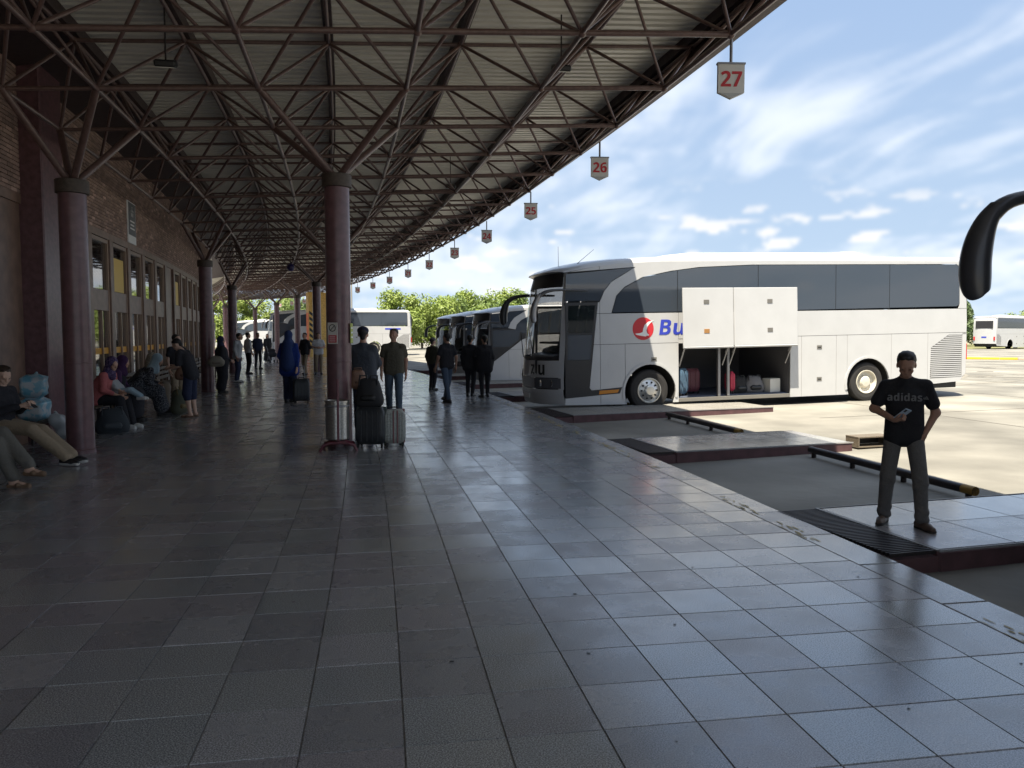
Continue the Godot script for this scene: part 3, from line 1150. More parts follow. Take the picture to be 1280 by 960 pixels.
func make_bus(called: String, label: String, open: bool, dark_mirror: bool, style := 0) -> Node3D:
	var o := thing(called, label, "coach")
	var white := M("coach_white")
	var S := pv([-2.12, 0.24, -0.63, 0.20, 5.4, 0.20, 6.5, 0.30, 8.85, 0.42, 9.05, 0.62, 9.07, 2.0, 9.0, 3.45, 8.9, 3.575, 4.0, 3.575, 0.3, 3.545, -0.76, 3.49, -1.3, 3.43, -2.0, 3.29, -2.08, 2.5, -2.12, 1.0])
	var W := pv([-0.94, 2.36, -0.82, 2.74, -0.62, 2.94, -0.16, 3.17, 0.56, 3.31, 1.29, 3.40, 2.7, 3.46, 8.70, 3.49, 8.80, 3.42, 8.82, 2.46, 8.74, 2.40, 3.95, 2.36])
	var Wc := pv([-0.96, 2.341, -0.96, 2.36, -0.84, 2.75, -0.63, 2.955, -0.165, 3.185, 0.555, 3.325, 1.285, 3.415, 2.7, 3.475, 8.705, 3.505, 8.815, 3.43, 8.835, 2.44, 8.80, 2.341])
	var F := pv([-2.06, 3.25, -0.37, 3.40, -0.64, 3.26, -0.96, 3.08, -1.14, 2.87, -1.26, 2.63, -2.10, 2.63])
	var Fc := pv([-2.5, 3.255, -0.34, 3.415, -0.63, 3.25, -0.95, 3.07, -1.13, 2.86, -1.25, 2.60, -2.5, 2.60])
	var D := pv([-2.5, 0.38, -0.77, 0.46, -0.71, 0.61, -1.47, 0.56, -1.52, 0.62, -1.29, 2.605, -2.5, 2.605])
	if style == 1:   # glass and black sweep down in one long diagonal
		D = pv([-2.5, 0.95, -2.0, 1.05, -1.3, 1.55, -0.6, 2.05, 0.2, 2.33, -1.29, 2.605, -2.5, 2.605])
	var arches := [circle(Vector2(0, 0.47), 0.655), circle(Vector2(6.03, 0.47), 0.635)]
	var cells := [[-2.13, 2.345, -1.255, 3.6], [-1.245, 2.345, 9.1, 3.6], [-2.13, 1.625, -1.255, 2.335], [-1.245, 1.625, 0.735, 2.335], [0.745, 1.715, 3.945, 2.335], [3.955, 1.715, 9.1, 2.335],
		[-2.13, 0.1, -1.255, 1.615], [-1.245, 0.1, -0.635, 1.615], [-0.625, 0.1, 0.735, 1.615], [3.775, 0.1, 4.085, 1.705], [4.095, 0.1, 5.085, 1.705], [5.095, 0.1, 5.405, 1.705], [5.415, 0.1, 6.725, 1.705], [6.735, 0.1, 7.845, 1.705], [7.855, 0.1, 9.1, 1.705]]
	var mul := [0.72, 2.87, 5.06, 6.65]
	for side in 2:
		var t := Transform3D() if side == 0 else Transform3D(Basis(Vector3.RIGHT, Vector3.UP, Vector3.FORWARD), Vector3(0, 0, -BW))
		var cs := cells.duplicate()
		if not (open and side == 0):
			cs += [[0.745, 0.1, 2.245, 1.705], [2.255, 0.1, 3.765, 1.705]]
		for c in cs:
			var polys: Array = Geometry2D.intersect_polygons(S, rect(c[0], c[1], c[2], c[3]))
			for a in arches: polys = cut(polys, a)
			polys = cut(polys, Wc)
			polys = cut(polys, Fc)
			polys = cut(polys, D)
			if c[0] > 7.8: polys = cut(polys, pv([7.93, 0.52, 7.95, 1.33, 8.5, 1.66, 8.93, 1.66, 9.5, 1.66, 9.5, 0.54]))
			if polys.is_empty(): continue
			var mb := MB.new()
			for p in polys: mb.plate(p, 0.0, 0.03, t)
			build(mb, "side_panel", white, o)
		# dark carcass right behind the panel joints
		var sb := MB.new()
		for c in [[-2.1, 0.24, 0.74, 2.33], [3.77, 0.24, 9.04, 2.33], [0.74, 1.62, 3.77, 2.33], [-1.2, 2.33, 9.0, 3.5]] + ([] if open and side == 0 else [[0.74, 0.24, 3.77, 1.62]]):
			var polys: Array = Geometry2D.intersect_polygons(S, rect(c[0], c[1], c[2], c[3]))
			for a in arches: polys = cut(polys, a)
			polys = cut(polys, Wc)
			polys = cut(polys, Fc)
			polys = cut(polys, D)
			for p in polys: sb.plate(p, -0.032, 0.01, t)
		build(sb, "carcass", M("seam"), o)
		# side windows
		var xs := [-2.0] + mul + [9.0]
		for i in 5:
			var mb := MB.new()
			for p in Geometry2D.intersect_polygons(W, rect(xs[i] + 0.008, 2.0, xs[i + 1] - 0.008, 3.6)):
				mb.plate(p, 0.003, 0.012, t)
			build(mb, "window", M("coach_glass"), o)
		var fr := MB.new()
		for x in mul:
			fr.plate(rect(x - 0.03, 2.36, x + 0.03, roof_edge(x) - 0.09), -0.014, 0.02, t)
		build(fr, "window_pillars", M("coach_black"), o)
		var fg := MB.new()
		fg.plate(F, 0.003, 0.012, t)
		build(fg, "front_side_glass", M("coach_glass") if side == 0 else M("windscreen"), o)
		# door
		if style == 0:
			var dm := MB.new()
			dm.plate(pv([-2.11, 0.39, -0.78, 0.47, -0.72, 0.60, -1.47, 0.55, -1.53, 0.62, -1.455, 1.27, -2.11, 1.27]), 0.002, 0.03, t)
			dm.plate(rect(-2.11, 2.53, -1.31, 2.60), 0.002, 0.03, t)
			dm.plate(pv([-2.11, 1.27, -2.05, 1.27, -2.02, 2.53, -2.09, 2.53]), 0.002, 0.03, t)
			dm.plate(pv([-1.50, 1.27, -1.455, 1.27, -1.31, 2.53, -1.36, 2.53]), 0.002, 0.03, t)
			dm.plate(pv([-2.05, 1.86, -1.43, 1.86, -1.42, 1.90, -2.05, 1.90]), 0.002, 0.02, t)
			var door := build(dm, "door", M("coach_black"), o)
			var dg := MB.new()
			dg.plate(pv([-2.05, 1.275, -1.50, 1.275, -1.43, 1.855, -2.05, 1.855]), -0.004, 0.008, t)
			build(dg, "lower_glass", M("coach_glass") if side == 0 else M("windscreen"), door)
			dg = MB.new()
			dg.plate(pv([-2.045, 1.905, -1.425, 1.905, -1.365, 2.525, -2.02, 2.525]), -0.004, 0.008, t)
			build(dg, "upper_glass", M("windscreen"), door)
			dg = MB.new()
			dg.plate(pv([-1.30, 0.46, -0.83, 0.485, -0.79, 0.56, -1.28, 0.545]), 0.008, 0.006, t)
			build(dg, "side_marker", M("amber"), door)
		else:
			var dm := MB.new()
			for p in Geometry2D.intersect_polygons(Geometry2D.offset_polygon(D, -0.008)[0], rect(-2.11, 0, 3, 3)):
				dm.plate(p, 0.002, 0.03, t)
			build(dm, "door", M("coach_black"), o)
			for y in [1.7]:
				var dg := MB.new()
				dg.plate(pv([-2.0, 1.75, -1.2, 1.75, -0.75, 2.08, -0.75, 2.5, -2.0, 2.5]), 0.006, 0.008, t)
				build(dg, "door_glass", M("coach_glass"), o)
		# louvres over the engine
		var lv := MB.new()
		lv.plate(pv([7.93, 0.52, 7.95, 1.33, 8.5, 1.66, 8.93, 1.66, 9.0, 0.54]), -0.03, 0.01, t)
		build(lv, "louvre_recess", M("seam"), o)
		for i in 22:
			var y := 0.545 + i * 0.0515
			var x0 := 7.95 if y < 1.33 else lerpf(7.97, 8.52, (y - 1.33) / 0.33)
			lv = MB.new()
			lv.plate(pv([x0, y, 8.93, y, 8.93, y + 0.030, x0 + 0.03, y + 0.030]), -0.004, 0.02, t)
			build(lv, "louvre_slat", white, o)
		lv = MB.new()
		lv.plate(pv([8.94, 0.54, 9.055, 0.62, 9.07, 1.70, 8.94, 1.70]), 0.0, 0.03, t)
		build(lv, "corner_panel", white, o)
		var la := [[4.60, 1.42], [4.60, 0.62], [0.10, 1.24]] + ([] if open and side == 0 else [[1.4, 1.45], [1.4, 0.6], [3.0, 1.45], [3.0, 0.6]])
		for q in la:
			lv = MB.new()
			lv.plate(rect(q[0] - 0.07, q[1] - 0.05, q[0] + 0.07, q[1] + 0.05), 0.006, 0.006, t)
			var l := build(lv, "latch", M("latch"), o)
			lv = MB.new()
			lv.plate(rect(q[0] - 0.045, q[1] - 0.02, q[0] + 0.045, q[1] + 0.012), 0.009, 0.003, t)
			build(lv, "latch_handle", M("seam"), l)
		# wheel arches and wheels
		for wx in [0.0, 6.03]:
			var ar := MB.new()
			var r0 := 0.655 if wx == 0.0 else 0.635
			for i in 20:
				var a0 := lerpf(-0.42, PI + 0.42, i / 20.0)
				var a1 := lerpf(-0.42, PI + 0.42, (i + 1) / 20.0)
				var c := Vector2(wx, 0.47)
				var q := [c + Vector2.from_angle(a0) * r0, c + Vector2.from_angle(a1) * r0, c + Vector2.from_angle(a1) * (r0 + 0.055), c + Vector2.from_angle(a0) * (r0 + 0.055)]
				if q[0].y < 0.22 or q[1].y < 0.22: continue
				ar.plate(pv([q[0].x, q[0].y, q[1].x, q[1].y, q[2].x, q[2].y, q[3].x, q[3].y]), 0.018, 0.02, t)
			build(ar, "arch_lip", white, o)
			ar = MB.new()
			for i in 20:
				var a0 := lerpf(-0.3, PI + 0.3, i / 20.0)
				var a1 := lerpf(-0.3, PI + 0.3, (i + 1) / 20.0)
				var p := Vector2(wx, 0.47) + Vector2.from_angle(a0) * 0.66
				var q := Vector2(wx, 0.47) + Vector2.from_angle(a1) * 0.66
				ar.quad(t * Vector3(p.x, p.y, -0.03), t * Vector3(q.x, q.y, -0.03), t * Vector3(q.x, q.y, -0.8), t * Vector3(p.x, p.y, -0.8))
			build(ar, "wheel_well", M("coach_under"), o)
			var wt := t * Transform3D(Basis(Vector3.RIGHT, PI / 2), Vector3(wx, 0.50, -0.04))
			var ty := MB.new()
			ty.lathe([Vector2(0.30, -0.30), Vector2(0.46, -0.30), Vector2(0.495, -0.26), Vector2(0.50, -0.15), Vector2(0.495, -0.05), Vector2(0.47, -0.012), Vector2(0.40, 0.0), Vector2(0.315, -0.01), Vector2(0.30, -0.03)], 36, wt)
			var wheel := build(ty, "wheel", M("rubber"), o)
			var rm := MB.new()
			if wx == 0.0:
				rm.lathe([Vector2(0.302, -0.03), Vector2(0.30, -0.005), Vector2(0.285, -0.004), Vector2(0.26, -0.05), Vector2(0.24, -0.045), Vector2(0.14, 0.0), Vector2(0.13, 0.035), Vector2(0.10, 0.05), Vector2(0.0, 0.055)], 30, wt)
			else:
				rm.lathe([Vector2(0.302, -0.03), Vector2(0.30, -0.005), Vector2(0.285, -0.004), Vector2(0.25, -0.09), Vector2(0.17, -0.10), Vector2(0.15, -0.06), Vector2(0.12, -0.03), Vector2(0.0, -0.02)], 30, wt)
			build(rm, "rim", M("rim") if wx == 0.0 else M("rim_white"), wheel)
			var bo := MB.new()
			for i in 10:
				var a := TAU * i / 10.0
				var yy := 0.01 if wx == 0.0 else -0.075
				bo.tube(wt * Vector3(cos(a) * 0.195, yy - 0.05, sin(a) * 0.195), wt * Vector3(cos(a) * 0.195, yy, sin(a) * 0.195), 0.026 if wx == 0.0 else 0.016, 0.02 if wx == 0.0 else 0.014, 6)
			build(bo, "wheel_nuts", M("seam") if wx == 0.0 else M("rim"), wheel)
	# front
	var fp := MB.new()
	front_patch(fp, -1, 1, 0.24, 0.60, 0.02, 20, 3)
	build(fp, "bumper", white, o)
	fp = MB.new()
	front_patch(fp, -0.42, 0.42, 0.61, 0.865, 0.0, 10, 2)
	build(fp, "front_grille", M("grey_metal"), o)
	for sg in [-1.0, 1.0]:
		fp = MB.new()
		front_patch(fp, 0.43 * sg if sg > 0 else -0.965, 0.965 if sg > 0 else -0.43, 0.62, 0.86, 0.006, 8, 2)
		var hl := build(fp, "headlight", M("lamp_glass"), o)
		for q in [0.62, 0.83]:
			fp = MB.new()
			var c := Vector3(front_x(q * sg, 0.74), 0.74, -BW / 2 + BW / 2 * q * sg)
			fp.lathe([Vector2(0.085, 0.0), Vector2(0.07, 0.012), Vector2(0.0, 0.02)], 14, Transform3D(Basis(Vector3.BACK, PI / 2) , c + Vector3(-0.006, 0, 0)))
			build(fp, "lamp", M("lamp_bowl"), hl)
		fp = MB.new()
		front_patch(fp, 0.93 if sg > 0 else -1.0, 1.0 if sg > 0 else -0.93, 0.60, 3.29, 0.002, 3, 10)
		build(fp, "windscreen_pillar", white, o)
	fp = MB.new()
	front_patch(fp, -0.93, 0.93, 0.875, 1.27, 0.0, 16, 2)
	build(fp, "front_panel", white, o)
	fp = MB.new()
	front_patch(fp, -0.93, 0.93, 1.285, 1.36, 0.0, 16, 1)
	build(fp, "windscreen_border", M("coach_black"), o)
	fp = MB.new()
	front_patch(fp, -0.93, 0.93, 2.96, 3.29, 0.004, 16, 2)
	build(fp, "sun_visor_band", M("coach_black"), o)
	fp = MB.new()
	front_patch(fp, -0.925, 0.925, 1.36, 2.96, 0.0, 16, 6)
	build(fp, "windscreen", M("windscreen"), o)
	fp = MB.new()
	for z in [-0.75, -1.6]:
		fp.tube(Vector3(front_x(0.2, 1.34) - 0.03, 1.33, z), Vector3(front_x(0.2, 1.9) - 0.015, 1.95, z - 0.5), 0.012, 0.009, 6)
	build(fp, "wiper", M("black"), o)
	fp = MB.new()
	fp.box(Vector3(front_x(0, 0.42) - 0.03, 0.42, -BW / 2), Vector3(0.015, 0.12, 0.52))
	build(fp, "number_plate", M("white_ink"), o)
	# roof shell
	var rf := MB.new()
	var sx := [-2.12, -2.0, -1.7, -1.3, -0.76, 0.3, 2.0, 4.0, 6.5, 8.6, 8.9, 9.05]
	var sec := [[1.0, 0.0], [0.985, 0.055], [0.93, 0.105], [0.7, 0.14], [0.35, 0.155], [0.0, 0.16], [-0.35, 0.155], [-0.7, 0.14], [-0.93, 0.105], [-0.985, 0.055], [-1.0, 0.0]]
	var grid := []
	for i in sx.size():
		var row := []
		var x: float = sx[i]
		var rise: float = [0.25, 0.6, 0.9, 1, 1, 1, 1, 1, 1, 1, 0.8, 0.3][i]
		var bul: float = lerpf(0.36, 0.0, clampf((x + 2.12) / 2.0, 0, 1))
		for q in sec:
			row.append(Vector3(x - bul * (1.0 - pow(absf(q[0]), 3.0)), roof_edge(x) + q[1] * rise, -BW / 2 + BW / 2 * q[0]))
		grid.append(row)
	smooth_grid(rf, grid)
	build(rf, "roof", white, o)
	# roof pod and its raised rear
	var pd := MB.new()
	var pg := []
	for q in [[0.25, 0.0, 0.75], [0.7, 0.10, 0.80], [1.3, 0.165, 0.85], [4.0, 0.19, 0.88], [5.5, 0.19, 0.88], [5.7, 0.22, 0.86], [6.1, 0.225, 0.85], [6.32, 0.16, 0.82], [6.42, 0.0, 0.8]]:
		var row := []
		for k in [[1.0, -0.06], [0.97, 0.3], [0.88, 0.75], [0.7, 0.95], [0.0, 1.05], [-0.7, 0.95], [-0.88, 0.75], [-0.97, 0.3], [-1.0, -0.06]]:
			row.append(Vector3(q[0], 3.66 + q[1] * k[1] - (0.05 if absf(k[0]) > 0.9 else 0.0), -BW / 2 + 1.0 * q[2] * k[0]))
		pg.append(row)
	smooth_grid(pd, pg)
	build(pd, "air_conditioning_pod", white, o)
	# rear
	var rr := MB.new()
	var rg := []
	for y in [0.62, 1.2, 2.0, 2.8, 3.3, 3.5]:
		var row := []
		for k in 9:
			var tt := 1.0 - k / 4.0
			row.append(Vector3((9.06 if y < 3.0 else 9.06 - (y - 3.0) * 0.2) + 0.14 * (1.0 - pow(absf(tt), 4.0)), y, -BW / 2 + BW / 2 * tt))
		rg.append(row)
	smooth_grid(rr, rg)
	build(rr, "rear_panel", white, o)
	rr = MB.new()
	rr.box(Vector3(9.20, 2.75, -BW / 2), Vector3(0.03, 0.85, 1.9), Basis(), 0.01)
	build(rr, "rear_window", M("coach_black"), o)
	for z in [-0.16, -BW + 0.16]:
		rr = MB.new()
		rr.box(Vector3(9.15, 1.2, z), Vector3(0.06, 0.42, 0.16), Basis(), 0.01)
		build(rr, "tail_lamp", M("tail_red"), o)
	rr = MB.new()
	rr.box(Vector3(9.205, 1.35, -BW / 2), Vector3(0.02, 0.16, 0.55))
	build(rr, "rear_plate", M("blue_ink") if style == 1 else M("white_ink"), o)
	# underside and interior
	var ub := MB.new()
	for q in [[-2.0, -0.75], [0.75, 5.3], [6.75, 8.8]]:
		if open and q[0] == 0.75:
			ub.box(Vector3(3.02, 0.26, -BW / 2), Vector3(4.56, 0.05, BW - 0.1))
			ub.box(Vector3(4.55, 0.72, -BW / 2), Vector3(1.5, 0.86, BW - 0.1))
		else:
			ub.box(Vector3((q[0] + q[1]) / 2, 0.72, -BW / 2), Vector3(q[1] - q[0], 0.92, BW - 0.1))
	build(ub, "underbody", M("coach_under"), o)
	ub = MB.new()
	ub.box(Vector3(3.45, 1.66 if open else 1.25, -BW / 2), Vector3(10.9, 0.05, BW - 0.12))
	build(ub, "cabin_floor", M("coach_floor"), o)
	ub = MB.new()
	ub.box(Vector3(-2.05, 1.16, -BW / 2), Vector3(0.55, 0.5, BW - 0.35), Basis(Vector3.BACK, 0.15), 0.05)
	ub.box(Vector3(-1.86, 1.47, -1.75), Vector3(0.35, 0.16, 0.75), Basis(Vector3.BACK, 0.3), 0.04)
	build(ub, "dashboard", M("coach_black"), o)
	ub = MB.new()
	var wc := Transform3D(Basis(Vector3.BACK, 0.95), Vector3(-1.62, 1.62, -1.78))
	var wp := []
	var wr := []
	for i in 21:
		wp.append(wc * Vector3(cos(TAU * i / 20.0) * 0.22, 0, sin(TAU * i / 20.0) * 0.22))
		wr.append(0.017)
	ub.path(wp, wr, 6, 1.0, wc.basis.y)
	build(ub, "steering_wheel", M("black"), o)
	var st := MB.new()
	st.box(Vector3(0, 0.45, 0), Vector3(0.12, 0.75, 0.44), Basis(Vector3.BACK, -0.22), 0.04)
	st.box(Vector3(-0.22, 0.05, 0), Vector3(0.46, 0.14, 0.44), Basis(), 0.04)
	st.box(Vector3(0.09, 0.88, 0), Vector3(0.10, 0.16, 0.26), Basis(Vector3.BACK, -0.22), 0.03)
	var sm := st.mesh()
	var fl := 1.98 if open else 1.6
	inst("driver_seat", sm, M("seat_cloth"), o, Transform3D(Basis(), Vector3(-1.05, 1.72, -1.78)))
	inst("guide_seat", sm, M("seat_cloth"), o, Transform3D(Basis(), Vector3(-1.25, 1.62, -0.6)))
	for i in 9:
		for z in [-0.42, -0.88, -1.62, -2.08]:
			inst("seat", sm, M("seat_cloth"), o, Transform3D(Basis(), Vector3(0.2 + i * 0.92, fl, z)))
	# mirrors
	for side in 2:
		var t := Transform3D() if side == 0 else Transform3D(Basis(Vector3.RIGHT, Vector3.UP, Vector3.FORWARD), Vector3(0, 0, -BW))
		var pts := []
		for q in [Vector3(-1.55, 2.87, 0.01), Vector3(-1.95, 2.88, 0.06), Vector3(-2.35, 2.88, 0.13), Vector3(-2.62, 2.83, 0.16), Vector3(-2.77, 2.73, 0.165)]:
			pts.append(t * q)
		var mm := MB.new()
		var sp := smooth_path(pts, [0.025, 0.034, 0.042, 0.052, 0.066], 4)
		if side == 0:
			for q in sp[1].size(): sp[1][q] *= 0.72
		mm.path(sp[0], sp[1], 20)
		var arm := build(mm, "mirror_arm", M("mirror_shell"), o)
		pts = []
		for q in [Vector3(-2.72, 2.79, 0.165), Vector3(-2.80, 2.69, 0.165), Vector3(-2.86, 2.56, 0.16), Vector3(-2.895, 2.41, 0.155), Vector3(-2.90, 2.28, 0.15), Vector3(-2.885, 2.185, 0.15), Vector3(-2.87, 2.155, 0.15)]:
			pts.append(t * q)
		mm = MB.new()
		sp = smooth_path(pts, [0.055, 0.074, 0.092, 0.102, 0.102, 0.085, 0.045], 4)
		if side == 0:
			for q in sp[1].size(): sp[1][q] *= 0.72
		mm.path(sp[0], sp[1], 28, 1.0, Vector3(0, 0, 1))
		build(mm, "mirror_head", M("mirror_shell") if side == 1 else M("grey_metal"), arm)
	if open:
		bus_open_side(o)
	for q in [[-1.95, 3.42, -0.9, 0.0, 0.55], [-1.75, 3.50, -0.35, 0.5, 0.35]]:
		var an := MB.new()
		an.tube(Vector3(q[0], q[1] - 0.05, q[2]), Vector3(q[0] + q[3], q[1] + q[4], q[2]), 0.007, 0.004, 5)
		build(an, "aerial", M("black"), o)
	return o

func smooth_path(pts: Array, rad: Array, n: int) -> Array:
	var op := []
	var orr := []
	for i in pts.size() - 1:
		for k in n:
			var t := float(k) / n
			op.append((pts[i] as Vector3).cubic_interpolate(pts[i + 1], pts[maxi(i - 1, 0)], pts[mini(i + 2, pts.size() - 1)], t))
			orr.append(cubic_interpolate(rad[i], rad[i + 1], rad[maxi(i - 1, 0)], rad[mini(i + 2, rad.size() - 1)], t))
	op.append(pts[-1])
	orr.append(rad[-1])
	return [op, orr]

func smooth_grid(mb: MB, g: Array) -> void:
	var nr := []
	for i in g.size():
		var row := []
		for j in g[i].size():
			var e1: Vector3 = g[mini(i + 1, g.size() - 1)][j] - g[maxi(i - 1, 0)][j]
			var e2: Vector3 = g[i][mini(j + 1, g[i].size() - 1)] - g[i][maxi(j - 1, 0)]
			row.append(e2.cross(e1).normalized() * (-1.0))
		nr.append(row)
	for i in g.size() - 1:
		for j in g[i].size() - 1:
			mb.tris(g[i][j], g[i + 1][j], g[i + 1][j + 1], nr[i][j], nr[i + 1][j], nr[i + 1][j + 1])
			mb.tris(g[i][j], g[i + 1][j + 1], g[i][j + 1], nr[i][j], nr[i + 1][j + 1], nr[i][j + 1])

func bus_open_side(o: Node3D) -> void:
	var white := M("coach_white")
	# luggage hold: back wall, ceiling, partitions
	var mb := MB.new()
	mb.box(Vector3(2.25, 0.93, -2.42), Vector3(3.1, 1.3, 0.04))
	mb.box(Vector3(2.25, 1.61, -1.25), Vector3(3.1, 0.03, 2.4))
	mb.box(Vector3(0.72, 0.93, -1.25), Vector3(0.05, 1.3, 2.38))
	mb.box(Vector3(3.79, 0.93, -1.25), Vector3(0.05, 1.3, 2.38))
	build(mb, "luggage_hold", M("coach_floor"), o)
	mb = MB.new()
	mb.box(Vector3(2.25, 0.30, -1.25), Vector3(3.0, 0.03, 2.3))
	build(mb, "hold_floor", mk("hold_mat", lin(0.09, 0.11, 0.16), 0.7), o)
	for x in [1.83, 2.08]:
		mb = MB.new()
		mb.box(Vector3(x, 0.94, -0.06), Vector3(0.07, 1.28, 0.07), Basis(), 0.008)
		build(mb, "hold_post", M("grey_metal"), o)
	for q in [[1.15, -1.6], [1.5, -1.9]]:
		mb = MB.new()
		mb.tube(Vector3(q[0], 0.3, q[1]), Vector3(q[0], 1.6, q[1]), 0.02, 0.02, 8)
		build(mb, "hold_rail", M("grey_metal"), o)
	mb = MB.new()
	mb.box(Vector3(2.25, 0.245, -0.02), Vector3(3.02, 0.09, 0.04), Basis(), 0.006)
	build(mb, "hold_sill", M("latch"), o)
	mb = MB.new()
	mb.box(Vector3(2.25, 1.655, -0.03), Vector3(3.02, 0.1, 0.05))
	build(mb, "hold_header", white, o)
	# raised hatches, lifted parallel in front of the windows
	for q in [[0.70, 2.02], [2.035, 3.76]]:
		mb = MB.new()
		var c := Vector3((q[0] + q[1]) / 2, 2.215, 0.30)
		mb.box(c, Vector3(q[1] - q[0], 1.38, 0.035), Basis(Vector3.RIGHT, -0.03), 0.008)
		var h := build(mb, "luggage_hatch", white, o)
		mb = MB.new()
		mb.box(c + Vector3(0, -0.71, 0.02), Vector3(q[1] - q[0] - 0.01, 0.05, 0.05), Basis(Vector3.RIGHT, 0.5), 0.008)
		build(mb, "hatch_lip", white, h)
		for yy in [0.36, -0.33]:
			var lx: float = (q[0] + q[1]) / 2 - (0.05 if q[0] < 1 else -0.1)
			mb = MB.new()
			mb.box(Vector3(lx, 2.215 + yy, 0.321 - yy * 0.03), Vector3(0.14, 0.10, 0.012), Basis(), 0.003)
			var l := build(mb, "latch", M("latch") if yy > 0 or q[0] > 1 else mk("latch_rust", lin(0.32, 0.16, 0.05), 0.6), h)
		for x in [q[0] + 0.08, q[1] - 0.10]:
			mb = MB.new()
			mb.tube(Vector3(x, 1.05, -0.05), Vector3(x + 0.06, 1.72, 0.28), 0.017, 0.017, 8)
			mb.tube(Vector3(x + 0.1, 1.35, -0.08), Vector3(x + 0.08, 1.72, 0.28), 0.014, 0.014, 8)
			build(mb, "gas_strut", M("grey_metal"), h)
	# red round emblem with a white wing shape
	mb = MB.new()
	mb.plate(circle(Vector2(-0.17, 1.97), 0.268, 40), 0.004, 0.003)
	var e := build(mb, "round_emblem", M("red_ink"), o)
	mb = MB.new()
	var wing := [Vector2(0.10, 2.16), Vector2(-0.04, 2.13), Vector2(-0.13, 2.06), Vector2(-0.17, 1.97), Vector2(-0.185, 1.89), Vector2(-0.26, 1.865), Vector2(-0.38, 1.855), Vector2(-0.33, 1.825), Vector2(-0.20, 1.80), Vector2(-0.10, 1.785), Vector2(-0.08, 1.81), Vector2(-0.05, 1.80), Vector2(-0.02, 1.82), Vector2(-0.07, 1.86), Vector2(-0.09, 1.92), Vector2(-0.06, 2.02), Vector2(0.01, 2.10)]
	mb.plate(PackedVector2Array(wing), 0.007, 0.003)
	build(mb, "white_wing", M("white_ink"), e)
	var tm := text_mesh("Buzlu", 0.50, 0.004, true, true)
	tm.horizontal_alignment = HORIZONTAL_ALIGNMENT_LEFT
	inst("blue_name", tm, M("blue_ink"), o, Transform3D(Basis(Vector3(1.12, 0, 0), Vector3(0.14, 1, 0), Vector3(0, 0, 1)), Vector3(0.21, 1.99, 0.004)))
	for q in [["z", -0.83], ["l", -0.655], ["u", -0.47]]:   # each letter lies on the curved front
		var tt: float = (q[1] + BW / 2) / (BW / 2)
		var sl := (front_x(tt + 0.02, 1.085) - front_x(tt - 0.02, 1.085)) / (0.04 * BW / 2)
		inst("front_letter", text_mesh(q[0], 0.44, 0.008, true, false), M("black"), o, Transform3D(Basis(Vector3.UP, -PI / 2 + atan(sl)), Vector3(front_x(tt, 1.085) - 0.004, 1.085, q[1])))
	# square filler flap
	mb = MB.new()
	mb.plate(rect(-1.06, 1.08, -0.83, 1.28), 0.004, 0.003)
	build(mb, "filler_flap", white, o)

func along(k: float, t: Transform3D) -> Transform3D:   # a place moved along the arc by k bays
	var c := Transform3D(Basis(), Vector3(-RC, 0, -Z0))
	return c * Transform3D(Basis(Vector3.UP, 5.24 * k / RC), Vector3.ZERO) * c.affine_inverse() * t

func build_buses() -> void:
	bus_materials()
	var a := Vector3(6.529, -0.127, -17.763)
	var ex := (Vector3(12.554, -0.007, -18.213) - a).normalized()
	var ez := ex.cross(Vector3.UP).normalized()
	var T := Transform3D(Basis(ex, ez.cross(ex), ez), a)
	var b1 := make_bus("coach", "white coach with raised luggage hatches showing bags in its open hold", true, false)
	b1.transform = T
	b1.set_meta("group", "coaches parked nose in at the bays")
	var b2 := make_bus("coach", "white coach with black diagonal front, next along the row beyond the open coach", false, true, 1)
	b2.set_meta("group", "coaches parked nose in at the bays")
	var small := Transform3D(Basis().scaled(Vector3(0.8, 0.8, 0.92)), Vector3.ZERO)   # the row beyond are lower midi coaches
	b2.transform = along(2.0, T).translated_local(Vector3(0.2, 0, 0)) * small
	copy_of(b2, along(3.0, T).translated_local(Vector3(0.45, 0, 0)) * small, "white coach in the middle of the far row, behind the dark clad walkers")
	copy_of(b2, along(4.0, T).translated_local(Vector3(1.0, 0, 0)) * small, "farthest nose-in white coach of the row, leftmost of the parked fronts")
	var bn2 := copy_of(b2, along(-3.0, T), "nearest coach at the right frame edge, only its black mirror arm showing")
	# its far mirror reaches to the edge of view
	var m := bn2.transform * Vector3(-2.88, 2.35, -2.65)
	bn2.position += Vector3(4.26 - m.x, 0, -4.97 - m.z)

